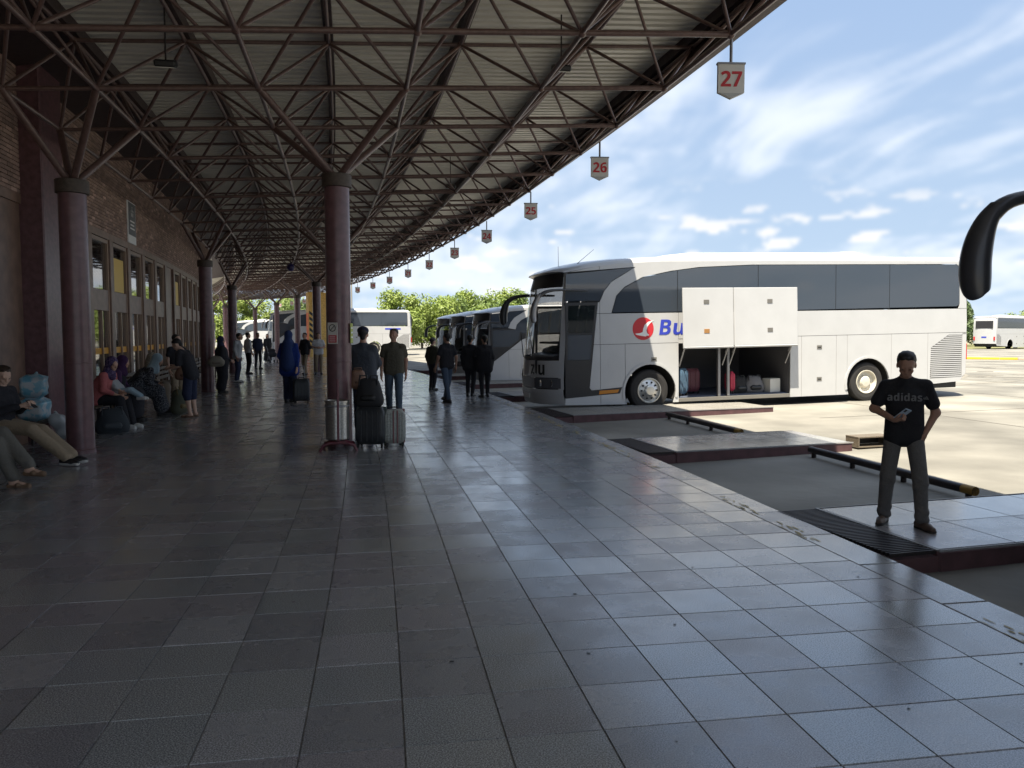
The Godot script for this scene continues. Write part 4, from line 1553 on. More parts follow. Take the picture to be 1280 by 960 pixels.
# ------------------------------------------------------------------ trees and background
func tree_proto(sd: int, tall: float, wide: float, dens: int, up: float) -> Array:   # [trunk mesh, crown mesh], height about 1 unit = metres as given
	var rg := RandomNumberGenerator.new()
	rg.seed = sd
	var tr := MB.new()
	tr.tube(Vector3.ZERO, Vector3(0.1, tall * 0.35, 0.05), 0.17, 0.11, 8)
	var lumps := []
	for i in 15:
		var a := rg.randf() * TAU
		var h := rg.randf_range(0.28, 0.92)
		var rr := wide * rg.randf_range(0.15, 0.62) * (1.15 - absf(h - 0.5) * up)
		var c := Vector3(cos(a) * rr, tall * h, sin(a) * rr)
		lumps.append([c, wide * rg.randf_range(0.26, 0.44)])
		tr.tube(Vector3(0.1, tall * rg.randf_range(0.22, 0.36), 0.05), c, 0.06, 0.015, 5, false)
	var cr := MB.new()
	for i in dens:
		var l: Array = lumps[rg.randi() % lumps.size()]
		var d := Vector3(rg.randfn(), rg.randfn(), rg.randfn()).normalized()
		var p: Vector3 = l[0] + d * l[1] * pow(rg.randf(), 0.45) * rg.randf_range(0.8, 1.15)
		if p.y < tall * 0.12: continue
		var nrm := (d + Vector3(rg.randfn(), rg.randfn() + 0.5, rg.randfn()) * 0.6).normalized()
		var x := nrm.cross(Vector3(rg.randfn(), rg.randfn(), rg.randfn())).normalized()
		var y := nrm.cross(x)
		var s := rg.randf_range(0.09, 0.21)
		cr.tris(p - x * s, p - y * s * 0.55, p + x * s, nrm, nrm, nrm)
		cr.tris(p - x * s, p + x * s, p + y * s * 0.55, nrm, nrm, nrm)
	return [tr.mesh(), cr.mesh()]

func build_trees() -> void:
	var bark := tex(mk("bark", lin(0.10, 0.075, 0.05), 0.9), t_fine, 1.0, false)
	var greens := []
	for i in 3:
		var m := mk("leaf_%d" % i, [lin(0.15, 0.20, 0.035), lin(0.105, 0.155, 0.035), lin(0.07, 0.11, 0.04)][i], 0.6)
		m.backlight_enabled = true
		m.backlight = [lin(0.10, 0.14, 0.02), lin(0.07, 0.10, 0.02), lin(0.04, 0.06, 0.02)][i]
		greens.append(m)
	var protos := [tree_proto(3, 6.4, 3.3, 9000, 0.6), tree_proto(8, 7.4, 3.6, 9500, 0.7), tree_proto(15, 5.4, 3.4, 8000, 0.4), tree_proto(29, 8.0, 1.6, 7000, 1.5)]
	# x, z, proto, green, scale, label
	var list := [[-20.0, -116.0, 1, 0, 1.05, "light green tree seen under the canopy, leftmost behind the far coaches"],
		[-15.9, -113.9, 1, 0, 1.0, "light green tree between the two farthest middle columns"],
		[-13.0, -119.2, 0, 0, 1.15, "round green tree behind the far columns, third from left"],
		[-9.7, -109.6, 1, 1, 0.95, "mid green tree right of the thin far columns"],
		[-6.2, -117.8, 0, 0, 1.05, "green tree showing left of the yellow pylon"],
		[3.2, -88.0, 0, 0, 1.05, "bright rounded tree right of the walking man's head"],
		[5.9, -91.9, 1, 0, 0.90, "bright bushy tree behind the far white coach's right end"],
		[8.6, -95.7, 2, 0, 1.3, "lower bright tree left of the parked coach fronts"],
		[11.1, -109.4, 2, 1, 1.45, "first low tree above the row of coach roofs"],
		[14.0, -111.2, 0, 0, 1.25, "second low tree above the row of coach roofs"],
		[16.6, -113.8, 2, 1, 1.5, "third low tree above the row of coach roofs"],
		[19.6, -116.4, 1, 0, 1.18, "fourth low tree above the row of coach roofs"],
		[22.6, -117.9, 0, 1, 1.3, "fifth low tree, just left of the open coach's nose"],
		[26.4, -122.2, 2, 0, 1.15, "tree hidden behind the nose of the open coach"],
		[77.0, -93.9, 3, 2, 0.85, "slim dark tree right beside the open coach's tail"],
		[80.5, -96.2, 3, 2, 0.95, "slim dark tree behind the wooden poles at the right"],
		[84.0, -100.0, 2, 2, 1.0, "dark bush between the poles and the far right coach"],
		[99.5, -106.0, 2, 0, 1.12, "bright tree above the roof of the far right coach"],
		[107.0, -112.0, 0, 0, 0.9, "bright tree at the right frame edge"]]
	for q in list:
		var o := thing("tree", q[5], "tree", Transform3D(Basis(Vector3.UP, q[0] * 1.7).scaled(Vector3.ONE * q[4]), Vector3(q[0], -0.45, q[1])), "trees beyond the forecourt")
		inst("trunk", protos[q[2]][0], bark, o)
		inst("crown", protos[q[2]][1], greens[q[3]], o)

func build_background() -> void:
	# distant hills
	var h := struct("hills")
	var mb := MB.new()
	var n := FastNoiseLite.new()
	n.seed = 44
	n.frequency = 0.9
	var prev := []
	for i in 121:
		var a := lerpf(-2.4, 2.4, i / 120.0)
		var d := 1500.0
		var hh := 14.0 + 26.0 * (0.5 + n.get_noise_1d(a * 3.0)) + 14.0 * n.get_noise_1d(a * 11.0 + 4.0)
		var col := [Vector3(sin(a) * d, -2, -cos(a) * d), Vector3(sin(a) * (d + 180), hh * 0.6, -cos(a) * (d + 180)), Vector3(sin(a) * (d + 400), hh, -cos(a) * (d + 400))]
		if prev:
			for k in 2:
				mb.quad(prev[k], col[k], col[k + 1], prev[k + 1])
		prev = col
	build(mb, "slope", tex(mk("hill", lin(0.22, 0.24, 0.22), 0.95), t_patch, 0.004), h)
	# far green belt between the paving and the hills
	var g := struct("verge")
	mb = MB.new()
	mb.quad(Vector3(-120, -0.14, -112), Vector3(60, -0.14, -112), Vector3(60, -0.14, -160), Vector3(-120, -0.14, -160))
	mb.quad(Vector3(56, 0.075, -78), Vector3(150, 0.075, -78), Vector3(150, 0.075, -130), Vector3(66, 0.075, -112))
	build(mb, "dry_grass", tex(mk("dry_grass", lin(0.20, 0.20, 0.08), 0.95), t_patch, 0.08), g)
	# painted kerb of the traffic island on the right
	var k := thing("painted_kerb", "low kerb painted yellow and white across the forecourt at the right", "kerb", Transform3D(Basis(Vector3.UP, -0.73), Vector3(31.5, 0.06, -53.0)))
	for i in 26:
		mb = MB.new()
		mb.box(Vector3(i * 1.0 + 0.5, 0.075, 0), Vector3(0.985, 0.15, 0.32), Basis(), 0.02)
		build(mb, "kerb_stone", mk("kerb_yellow", lin(0.62, 0.40, 0.03), 0.7) if i % 5 < 3 else mk("kerb_plain", lin(0.42, 0.34, 0.27), 0.8), k)
	# wooden poles with wires
	for q in [[61.8, -73.6, 7.2, 0.11, "pale wooden utility pole right of the open coach's tail"], [60.4, -74.4, 6.8, 0.07, "thin pole left of the pale utility pole"], [-3.4, -150.0, 17.0, 0.12, "thin tall lamp mast rising far off left of the walking man"]]:
		var o := thing("utility_pole", q[4], "pole", Transform3D(Basis(), Vector3(q[0], -0.1, q[1])))
		mb = MB.new()
		mb.tube(Vector3.ZERO, Vector3(0, q[2], 0), q[3] * 1.2, q[3] * 0.8, 10)
		build(mb, "shaft", tex(mk("pole_wood", lin(0.34, 0.31, 0.26), 0.9), t_fine, 1.0), o)
		mb = MB.new()
		mb.box(Vector3(0, q[2] - 0.3, 0), Vector3(1.2, 0.09, 0.09))
		build(mb, "crossarm", M("pole_wood"), o)
		for x in [-0.5, 0.0, 0.5]:
			mb = MB.new()
			mb.tube(Vector3(x, q[2] - 0.25, 0), Vector3(x, q[2] - 0.1, 0), 0.03, 0.02, 6)
			build(mb, "insulator", M("white_ink"), o)
	# far coaches (copies of the closed one)
	var src: Node3D = get_node("coach_001")
	var f1 := copy_of(src, Transform3D(Basis(Vector3.UP, 0.02), Vector3(-5.75, 0.06, -66.8)), "white coach broadside on the forecourt behind the man walking away from it")
	var bl := MB.new()
	bl.box(Vector3(7.6, 2.12, 0.006), Vector3(1.3, 0.12, 0.008))
	build(bl, "blue_stripe", M("blue_ink"), f1)
	copy_of(src, Transform3D(Basis(Vector3.UP, 0.06), Vector3(-26.5, -0.18, -92.0)), "white coach far off under the canopy, right past the wall end")
	copy_of(src, Transform3D(Basis(Vector3.UP, -0.05), Vector3(-14.5, -0.18, -102.0)), "white coach parked far behind the yellow pylon")
	var e := Vector3(-0.93, 0, 0.37).normalized()
	copy_of(src, Transform3D(Basis(e, Vector3.UP, e.cross(Vector3.UP)), Vector3(76.0, 0.06, -82.5)), "white coach seen from behind at the far right edge")
	van(Vector3(-8.6, -0.18, -88.0), 0.4)
	# striped yellow pylon
	var p := thing("yellow_pylon", "tall yellow pylon with black diagonal warning stripes near its foot", "pylon", Transform3D(Basis(Vector3.UP, 0.25), Vector3(-4.05, 0, -61.9)))
	mb = MB.new()
	mb.box(Vector3(0, 2.45, 0), Vector3(1.35, 4.9, 1.1), Basis(), 0.02)
	build(mb, "body", tex(mk("pylon_yellow", lin(0.72, 0.45, 0.12), 0.6), t_fine, 0.4), p)
	for i in 7:
		mb = MB.new()
		var y := 0.25 + i * 0.42
		mb.plate(pv([-0.64, y + 0.5, -0.64, y + 0.72, 0.05, y + 0.22, 0.05, y]), 0.554, 0.004)
		build(mb, "black_stripe", M("black"), p)
	mb = MB.new()
	mb.box(Vector3(-0.677, 1.7, 0), Vector3(0.01, 3.3, 1.0))
	build(mb, "orange_side", mk("pylon_orange", lin(0.60, 0.12, 0.02), 0.6), p)

func van(at_: Vector3, turn: float) -> void:
	var o := thing("white_van", "small white van parked far off between the thin columns", "van", Transform3D(Basis(Vector3.UP, turn), at_))
	var prof := pv([-2.4, 0.35, -2.45, 0.8, -2.3, 1.0, -1.5, 1.15, -0.85, 1.95, -0.5, 2.05, 2.2, 2.05, 2.4, 1.9, 2.45, 0.35])
	var mb := MB.new()
	mb.plate(prof, 0.85, 1.7)
	build(mb, "body", M("coach_white"), o)
	for z in [0.856, -0.852]:
		mb = MB.new()
		mb.plate(pv([-1.3, 1.2, -0.75, 1.85, 0.1, 1.88, 0.1, 1.2]), z, 0.004)
		mb.plate(pv([0.2, 1.2, 0.2, 1.88, 2.1, 1.88, 2.2, 1.2]), z, 0.004)
		build(mb, "side_glass", M("coach_black"), o)
	mb = MB.new()
	mb.quad(Vector3(-1.47, 1.2, 0.75), Vector3(-1.47, 1.2, -0.75), Vector3(-0.87, 1.95, -0.68), Vector3(-0.87, 1.95, 0.68))
	build(mb, "windscreen", M("coach_black"), o)
	for x in [-1.5, 1.5]:
		for z in [0.78, -0.78]:
			mb = MB.new()
			mb.tube(Vector3(x, 0.33, z - 0.1), Vector3(x, 0.33, z + 0.1), 0.33, 0.33, 18)
			build(mb, "wheel", M("rubber"), o)
	for z in [0.55, -0.55]:
		mb = MB.new()
		mb.box(Vector3(-2.41, 0.85, z), Vector3(0.08, 0.16, 0.36), Basis(), 0.02)
		build(mb, "headlight", M("lamp_bowl"), o)

# ------------------------------------------------------------------ props
func P(x: float, y: float, z: float, turn := 0.0) -> Transform3D:
	return Transform3D(Basis(Vector3.UP, turn), Vector3(x, y, z))

func rounded_case(mb: MB, c: Vector3, s: Vector3, r: float) -> void:   # a hard shell: rounded in plan and at the corners
	var g := []
	var n := 7
	for i in n + 1:
		var f := -1.0 + 2.0 * i / n
		var inset: float = r * (1.0 - sqrt(maxf(0.0, 1.0 - pow(absf(f), 8.0))))
		var row := []
		for k in 25:
			var a := TAU * k / 24.0
			var e := 0.28
			var cx := signf(cos(a)) * pow(absf(cos(a)), e)
			var cz := signf(sin(a)) * pow(absf(sin(a)), e)
			row.append(c + Vector3(cx * (s.x / 2 - inset), f * s.y / 2, -cz * (s.z / 2 - inset)))
		g.append(row)
	smooth_grid(mb, g)
	for e in [0, n]:
		for k in 24:
			var m: Vector3 = c + Vector3(0, (-s.y if e == 0 else s.y) / 2, 0)
			if e == 0: mb.tri(m, g[e][k + 1], g[e][k])
			else: mb.tri(m, g[e][k], g[e][k + 1])

func suitcase(label: String, t: Transform3D, s: Vector3, m: Material, stripe: Material, ribs: int, handle: float, group := "") -> Node3D:
	var o := thing("suitcase", label, "suitcase", t, group)
	var mb := MB.new()
	rounded_case(mb, Vector3(0, 0.05 + s.y / 2, 0), s, 0.05)
	build(mb, "shell", m, o)
	for i in ribs:
		mb = MB.new()
		var x := (float(i + 1) / (ribs + 1) - 0.5) * s.x * 0.9
		mb.box(Vector3(x, 0.05 + s.y / 2, s.z / 2), Vector3(0.018, s.y * 0.82, 0.014), Basis(), 0.004)
		build(mb, "rib", m, o)
	mb = MB.new()
	mb.box(Vector3(0, 0.05 + s.y / 2, 0), Vector3(s.x + 0.006, s.y + 0.006, 0.022), Basis(), 0.006)
	build(mb, "zip_band", stripe, o)
	for x in [-1, 1]:
		for z in [-1, 1]:
			mb = MB.new()
			var c := Vector3(x * (s.x / 2 - 0.05), 0.028, z * (s.z / 2 - 0.04))
			mb.tube(c - Vector3(0.012, 0, 0), c + Vector3(0.012, 0, 0), 0.028, 0.028, 12)
			mb.box(c + Vector3(0, 0.025, 0), Vector3(0.035, 0.03, 0.035))
			build(mb, "castor", M("black"), o)
	mb = MB.new()
	mb.path([Vector3(-0.07, 0.05 + s.y, 0), Vector3(-0.06, 0.08 + s.y, 0), Vector3(0.06, 0.08 + s.y, 0), Vector3(0.07, 0.05 + s.y, 0)], [0.01, 0.012, 0.012, 0.01], 8, 1.0, Vector3.BACK)
	build(mb, "grip", M("black"), o)
	if handle > 0.0:
		mb = MB.new()
		for x in [-0.09, 0.09]:
			mb.tube(Vector3(x, 0.04 + s.y, -s.z / 2 + 0.03), Vector3(x, 0.04 + s.y + handle, -s.z / 2 + 0.03), 0.008, 0.008, 8)
		mb.tube(Vector3(-0.10, 0.04 + s.y + handle, -s.z / 2 + 0.03), Vector3(0.10, 0.04 + s.y + handle, -s.z / 2 + 0.03), 0.014, 0.014, 8)
		build(mb, "pull_handle", M("grey_metal"), o)
	return o

func bag(called: String, label: String, cat: String, t: Transform3D, s: Vector3, m: Material, trim: Material, straps := 2) -> Node3D:   # soft bag: lumpy body, pocket, straps
	var o := thing(called, label, cat, t)
	var b := []
	ell(b, Vector3(0, s.y * 0.42, 0), Vector3(s.x * 0.50, s.y * 0.46, s.z * 0.50))
	cap(b, Vector3(-s.x * 0.30, s.y * 0.18, 0), Vector3(s.x * 0.30, s.y * 0.18, 0), s.z * 0.38, s.z * 0.38)
	cap(b, Vector3(-s.x * 0.20, s.y * 0.78, 0), Vector3(s.x * 0.20, s.y * 0.78, 0), s.z * 0.26, s.z * 0.26)
	net_part(o, "body", b, minf(0.03, s.z * 0.12), 0.08, m)
	b = []
	cap(b, Vector3(-s.x * 0.18, s.y * 0.30, s.z * 0.42), Vector3(s.x * 0.18, s.y * 0.30, s.z * 0.42), s.z * 0.20, s.z * 0.20)
	net_part(o, "pocket", b, minf(0.03, s.z * 0.12), 0.05, trim)
	for i in straps:
		var mb := MB.new()
		var x := (i - (straps - 1) * 0.5) * s.x * 0.4
		mb.path([Vector3(x - 0.06, s.y * 0.72, s.z * 0.28), Vector3(x - 0.05, s.y * 1.02, s.z * 0.1), Vector3(x + 0.05, s.y * 1.02, s.z * 0.1), Vector3(x + 0.06, s.y * 0.72, s.z * 0.28)], [0.014, 0.014, 0.014, 0.014], 6)
		build(mb, "strap", trim, o)
	return o

func bench(label: String, s0: float, s1: float) -> void:
	var sm := (s0 + s1) / 2
	var L := s1 - s0
	var o := thing("bench", label, "bench", Transform3D(frame(sm) * Basis(Vector3.UP, PI / 2), at(-4.78, sm, 0)), "benches along the shop wall")
	var wood := tex(mk("bench_wood", lin(0.16, 0.12, 0.085), 0.6), t_fine, 1.2)
	var sl := MB.new()
	sl.box(Vector3.ZERO, Vector3(L, 0.03, 0.085), Basis(), 0.006)
	var sm2 := sl.mesh()
	for i in 4:
		inst("seat_slat", sm2, wood, o, Transform3D(Basis(), Vector3(0, 0.415, -0.16 + i * 0.10)))
	for i in 3:
		inst("back_slat", sm2, wood, o, Transform3D(Basis(Vector3.RIGHT, PI / 2 - 0.2), Vector3(0, 0.55 + i * 0.12, -0.235 - i * 0.022)))
	for x in [-L / 2 + 0.2, 0.0, L / 2 - 0.2]:
		var mb := MB.new()
		mb.box(Vector3(x, 0.39, -0.01), Vector3(0.05, 0.03, 0.42))
		mb.box(Vector3(x, 0.19, 0.16), Vector3(0.05, 0.38, 0.05))
		mb.box(Vector3(x, 0.42, -0.245), Vector3(0.05, 0.84, 0.03))
		build(mb, "leg_frame", M("steel_dark"), o)

func build_props() -> void:
	# waste bin on a maroon stand, in front of the middle column
	var o := thing("waste_bin", "steel cylinder waste bin hung in a maroon stand before the column", "waste bin", P(-0.50, 0, -11.86))
	var mb := MB.new()
	mb.lathe([Vector2(0.0, 0.16), Vector2(0.165, 0.16), Vector2(0.17, 0.17), Vector2(0.17, 0.70), Vector2(0.18, 0.705), Vector2(0.18, 0.73), Vector2(0.165, 0.735), Vector2(0.155, 0.72), Vector2(0.155, 0.40), Vector2(0, 0.40)], 36)
	build(mb, "bin_drum", tex(mk("bin_steel", lin(0.62, 0.60, 0.55), 0.32, 0.9), t_fine, 2.0, false), o)
	mb = MB.new()
	mb.lathe([Vector2(0.182, 0.64), Vector2(0.186, 0.645), Vector2(0.186, 0.665), Vector2(0.182, 0.67)], 36)
	build(mb, "band", M("grey_metal"), o)
	var mar := mk("stand_maroon", lin(0.12, 0.025, 0.035), 0.4)
	mb = MB.new()
	mb.box(Vector3(0.02, 0.58, 0.20), Vector3(0.035, 0.96, 0.02), Basis(), 0.006)
	build(mb, "upright", mar, o)
	for sx in [-1.0, 1.0]:
		mb = MB.new()
		mb.path([Vector3(0.02, 0.125, 0.2), Vector3(0.02 + sx * 0.13, 0.12, 0.2), Vector3(0.02 + sx * 0.22, 0.085, 0.2), Vector3(0.02 + sx * 0.265, 0.0, 0.2)], [0.022, 0.022, 0.022, 0.022], 8, 1.0, Vector3.BACK)
		build(mb, "leg", mar, o)
		mb = MB.new()
		mb.path([Vector3(0.02, 0.125, 0.2), Vector3(0.02 + sx * 0.1, 0.12, 0.0), Vector3(0.02 + sx * 0.20, 0.085, -0.16), Vector3(0.02 + sx * 0.235, 0.0, -0.2)], [0.022, 0.022, 0.022, 0.022], 8)
		build(mb, "leg", mar, o)
	mb = MB.new()
	mb.box(Vector3(0.02, 0.135, 0.02), Vector3(0.04, 0.03, 0.38))
	build(mb, "cradle", mar, o)
	# notices
	notice("white no smoking notice with red text block on the nearest middle column", Transform3D(Basis(Vector3.UP, -0.42), at(-0.4024, 12.318, 1.72) + Vector3(-0.42, 0, 0.91).normalized() * 0.198), 0.16, 0.32, true)
	notice("yellow green notice on the right of the nearest middle column", Transform3D(Basis(Vector3.UP, 1.35), at(-0.4024, 12.318, 1.72) + Vector3(0.975, 0, 0.22).normalized() * 0.198), 0.14, 0.30, false)
	# tall vertical sign on the bricks
	var w := thing("wall_sign", "tall narrow grey sign with shower symbol fixed to the brick wall", "sign", Transform3D(frame(20.65) * Basis(Vector3.UP, PI / 2), at(WU + 0.02, 20.65, 3.92)))
	mb = MB.new()
	mb.box(Vector3(0, 0.44, 0), Vector3(0.80, 0.98, 0.03), Basis(), 0.004)
	build(mb, "board", mk("sign_white", lin(0.78, 0.79, 0.80), 0.4), w)
	mb = MB.new()
	mb.box(Vector3(0, 0.52, 0.017), Vector3(0.72, 0.76, 0.006))
	build(mb, "dark_field", mk("sign_slate", lin(0.10, 0.11, 0.13), 0.4), w)
	mb = MB.new()
	mb.lathe([Vector2(0.13, 0), Vector2(0.13, 0.03), Vector2(0.05, 0.07), Vector2(0.03, 0.12)], 16, Transform3D(Basis().scaled(Vector3(1, 1, 0.05)), Vector3(0, 0.70, 0.022)))
	for x in [-0.08, 0.0, 0.08]:
		mb.box(Vector3(x, 0.63, 0.022), Vector3(0.016, 0.09, 0.004))
	build(mb, "symbol", M("white_ink"), w)
	for k in 3:
		mb = MB.new()
		mb.box(Vector3(0, 0.47 - k * 0.085, 0.022), Vector3(0.44 - 0.08 * (k % 2), 0.035, 0.004))
		build(mb, "text_line", M("white_ink"), w)
	# hanging purple speaker far down
	var sp := thing("hanging_speaker", "dark purple globe hanging under the far canopy", "speaker", Transform3D(Basis(), Vector3(-3.6, 4.80, -37.8)))
	mb = MB.new()
	mb.lathe([Vector2(0, -0.2), Vector2(0.1, -0.17), Vector2(0.165, -0.08), Vector2(0.17, 0.02), Vector2(0.13, 0.11), Vector2(0.05, 0.16), Vector2(0, 0.17)], 20)
	build(mb, "globe", mk("purple", lin(0.03, 0.02, 0.12), 0.4), sp)
	mb = MB.new()
	mb.tube(Vector3(0, 0.15, 0), Vector3(0, 0.6, 0), 0.015, 0.015, 6)
	build(mb, "hanger", M("steel_dark"), sp)
	bench("slatted bench under the seated woman with a phone", 9.0, 13.4)
	bench("slatted bench under the women in headscarves", 15.0, 20.2)
	bench("slatted bench past the second column by the wall", 22.2, 26.8)
	bench("slatted bench under the far waiting people", 29.0, 34.0)
	# luggage by the column
	var dark := tex(mk("case_dark", lin(0.035, 0.04, 0.045), 0.4), t_fine, 2.0, false)
	var green := mk("case_green", lin(0.06, 0.09, 0.085), 0.35)
	var sil := tex(mk("case_silver", lin(0.40, 0.42, 0.38), 0.4), t_fine, 2.0, false)
	suitcase("large black suitcase under the backpack beside the waste bin", P(0.0, 0, -12.05, -0.25), Vector3(0.46, 0.56, 0.30), dark, green, 4, 0.0)
	var ss := suitcase("small ribbed silver suitcase with a dark red stripe", P(0.33, 0, -12.05, 0.2), Vector3(0.34, 0.52, 0.23), sil, mk("case_red", lin(0.16, 0.06, 0.06), 0.4), 6, 0.0)
	for x in [-0.03, 0.03]:
		mb = MB.new()
		mb.box(Vector3(x, 0.31, 0.118), Vector3(0.022, 0.50, 0.012), Basis(), 0.003)
		build(mb, "luggage_strap", M("case_red"), ss)
	bag("backpack", "black backpack standing on the large black suitcase", "backpack", P(-0.03, 0.615, -12.05, -0.2), Vector3(0.40, 0.46, 0.26), mk("bag_black", lin(0.018, 0.018, 0.02), 0.8), M("black"))
	bag("handbag", "brown bag hanging at the jacket man's side", "handbag", P(-0.20, 0.88, -12.35, 0.2), Vector3(0.24, 0.30, 0.14), mk("bag_brown", lin(0.17, 0.09, 0.055), 0.6), mk("bag_brown2", lin(0.10, 0.05, 0.03), 0.6), 1)
	suitcase("black trolley case pulled by the woman in blue", P(-1.72, 0, -20.25, 0.15), Vector3(0.40, 0.55, 0.26), dark, M("black"), 3, 0.32)
	# luggage by the seats
	bag("travel_bag", "dark grey holdall on the floor before the woman in pink", "bag", Transform3D(frame(14.9) * Basis(Vector3.UP, 0.3), at(-4.28, 14.75, 0)), Vector3(0.50, 0.44, 0.32), tex(mk("bag_slate", lin(0.035, 0.045, 0.055), 0.8), t_cloth, 3.0, false), mk("bag_slate2", lin(0.05, 0.06, 0.07), 0.8))
	bag("rucksack", "olive green rucksack on the floor by the flowered dress", "backpack", Transform3D(frame(18.0) * Basis(Vector3.UP, 1.1), at(-3.78, 18.0, 0)), Vector3(0.36, 0.58, 0.28), tex(mk("bag_olive", lin(0.075, 0.08, 0.05), 0.85), t_cloth, 3.0, false), mk("bag_olive2", lin(0.16, 0.12, 0.05), 0.8))
	bag("shoulder_bag", "brown shoulder bag against the bowed person in black", "bag", Transform3D(frame(17.9) * Basis(Vector3.UP, 0.4), at(-3.72, 18.3, 0.74)), Vector3(0.34, 0.28, 0.2), M("bag_brown"), M("bag_brown2"), 1)
	bag("clutch_bag", "beige bag held by the woman in black robes", "bag", Transform3D(frame(24.0) * Basis(Vector3.UP, 0.2), at(-3.72, 23.95, 0.82)), Vector3(0.46, 0.26, 0.2), mk("bag_beige", lin(0.20, 0.18, 0.14), 0.7), mk("bag_beige2", lin(0.14, 0.12, 0.09), 0.7), 1)
	# plastic wrapped packs on the bench
	var wrap := noise_wrap()
	for k in 2:
		var y := 0.605 + k * 0.34
		var t := thing("wrapped_pack", ["lower white and blue plastic wrapped pack on the bench", "upper light blue plastic wrapped pack stacked on another"][k], "pack", Transform3D(frame(12.75) * Basis(Vector3.UP, PI / 2 + 0.22 * k), at(-4.80, 12.75, 0)))
		mb = MB.new()
		rounded_case(mb, Vector3(0, y, 0), Vector3(0.44 - 0.03 * k, 0.34, 0.34), 0.09)
		# creased film: push the skin in and out a little
		var cn := FastNoiseLite.new()
		cn.seed = 60 + k
		cn.frequency = 9.0
		cn.fractal_octaves = 3
		for i in mb.v.size():
			var q := mb.v[i]
			mb.v[i] = q + (q - Vector3(0, y, 0)).normalized() * cn.get_noise_3d(q.x, q.y, q.z) * 0.035
		build(mb, "wrapping", wrap, t)
		var kn := []
		cap(kn, Vector3(0.02, y + 0.15, 0.02), Vector3(0.07, y + 0.19, 0.03), 0.035, 0.02)
		net_part(t, "knot", kn, 0.012, 0.02, wrap)
	var pb := thing("plastic_bag", "crumpled white plastic bag hanging over the bench front", "bag", Transform3D(frame(12.55) * Basis(Vector3.UP, PI / 2), at(-4.42, 12.62, 0)))
	var bb := []
	cap(bb, Vector3(-0.1, 0.46, -0.03), Vector3(0.08, 0.30, 0.05), 0.10, 0.09)
	cap(bb, Vector3(0.05, 0.44, -0.02), Vector3(-0.03, 0.24, 0.03), 0.09, 0.08)
	net_part(pb, "bag", bb, 0.018, 0.04, mk("white_plastic", lin(0.48, 0.53, 0.56), 0.4))
	bb = []
	cap(bb, Vector3(-0.02, 0.5, -0.02), Vector3(-0.08, 0.575, -0.04), 0.03, 0.02)
	net_part(pb, "handle", bb, 0.012, 0.02, M("white_plastic"))
	# luggage inside the coach hold
	var B: Node3D = get_node("coach")
	var T := B.transform
	var hold := "bags lying in the coach's open luggage hold"
	suitcase("upright blue suitcase in the hold by its front edge", T * P(0.96, 0.32, -0.32, 0.3), Vector3(0.30, 0.62, 0.24), mk("case_blue", lin(0.06, 0.11, 0.17), 0.4), M("black"), 3, 0.0, hold)
	suitcase("maroon suitcase lying deeper in the hold behind the blue one", T * P(1.38, 0.32, -0.8, 0.1), Vector3(0.58, 0.58, 0.3), mk("case_maroon", lin(0.12, 0.035, 0.05), 0.5), M("black"), 3, 0.0, hold)
	suitcase("narrow red case standing beside the hold post", T * P(2.30, 0.32, -0.35, 0.2), Vector3(0.16, 0.50, 0.24), mk("case_scarlet", lin(0.42, 0.02, 0.06), 0.4), M("black"), 2, 0.0, hold)
	bag("duffel_bag", "black duffel bag in the hold right of the red case", "bag", T * P(2.60, 0.32, -0.45, 0.1), Vector3(0.42, 0.42, 0.3), M("bag_black"), M("case_dark"))
	bag("duffel_bag", "grey duffel bag in the middle of the rear hold", "bag", T * P(3.02, 0.32, -0.45, -0.1), Vector3(0.50, 0.42, 0.34), mk("bag_grey", lin(0.16, 0.16, 0.17), 0.8), M("case_dark"))
	var bx := thing("carton", "small white carton at the rear end of the hold", "box", T * P(3.46, 0.32, -0.35, 0.15))
	mb = MB.new()
	mb.box(Vector3(0, 0.17, 0), Vector3(0.32, 0.34, 0.30), Basis(), 0.006)
	build(mb, "walls", mk("carton_white", lin(0.55, 0.55, 0.52), 0.7), bx)
	mb = MB.new()
	mb.box(Vector3(0, 0.343, 0), Vector3(0.05, 0.003, 0.30))
	build(mb, "tape", mk("tape", lin(0.35, 0.28, 0.18), 0.4), bx)

func noise_wrap() -> StandardMaterial3D:
	var m := mk("blue_wrap", Color.WHITE, 0.3)
	var n := FastNoiseLite.new()
	n.seed = 77
	n.frequency = 0.012
	n.fractal_octaves = 4
	var t := NoiseTexture2D.new()
	t.width = 256
	t.height = 256
	t.seamless = true
	t.noise = n
	var g := Gradient.new()
	g.set_color(0, lin(0.10, 0.34, 0.48))
	g.set_color(1, lin(0.55, 0.58, 0.60))
	g.add_point(0.45, lin(0.16, 0.40, 0.52))
	g.add_point(0.55, lin(0.45, 0.52, 0.56))
	t.color_ramp = g
	return tex(m, t, 1.6, false)

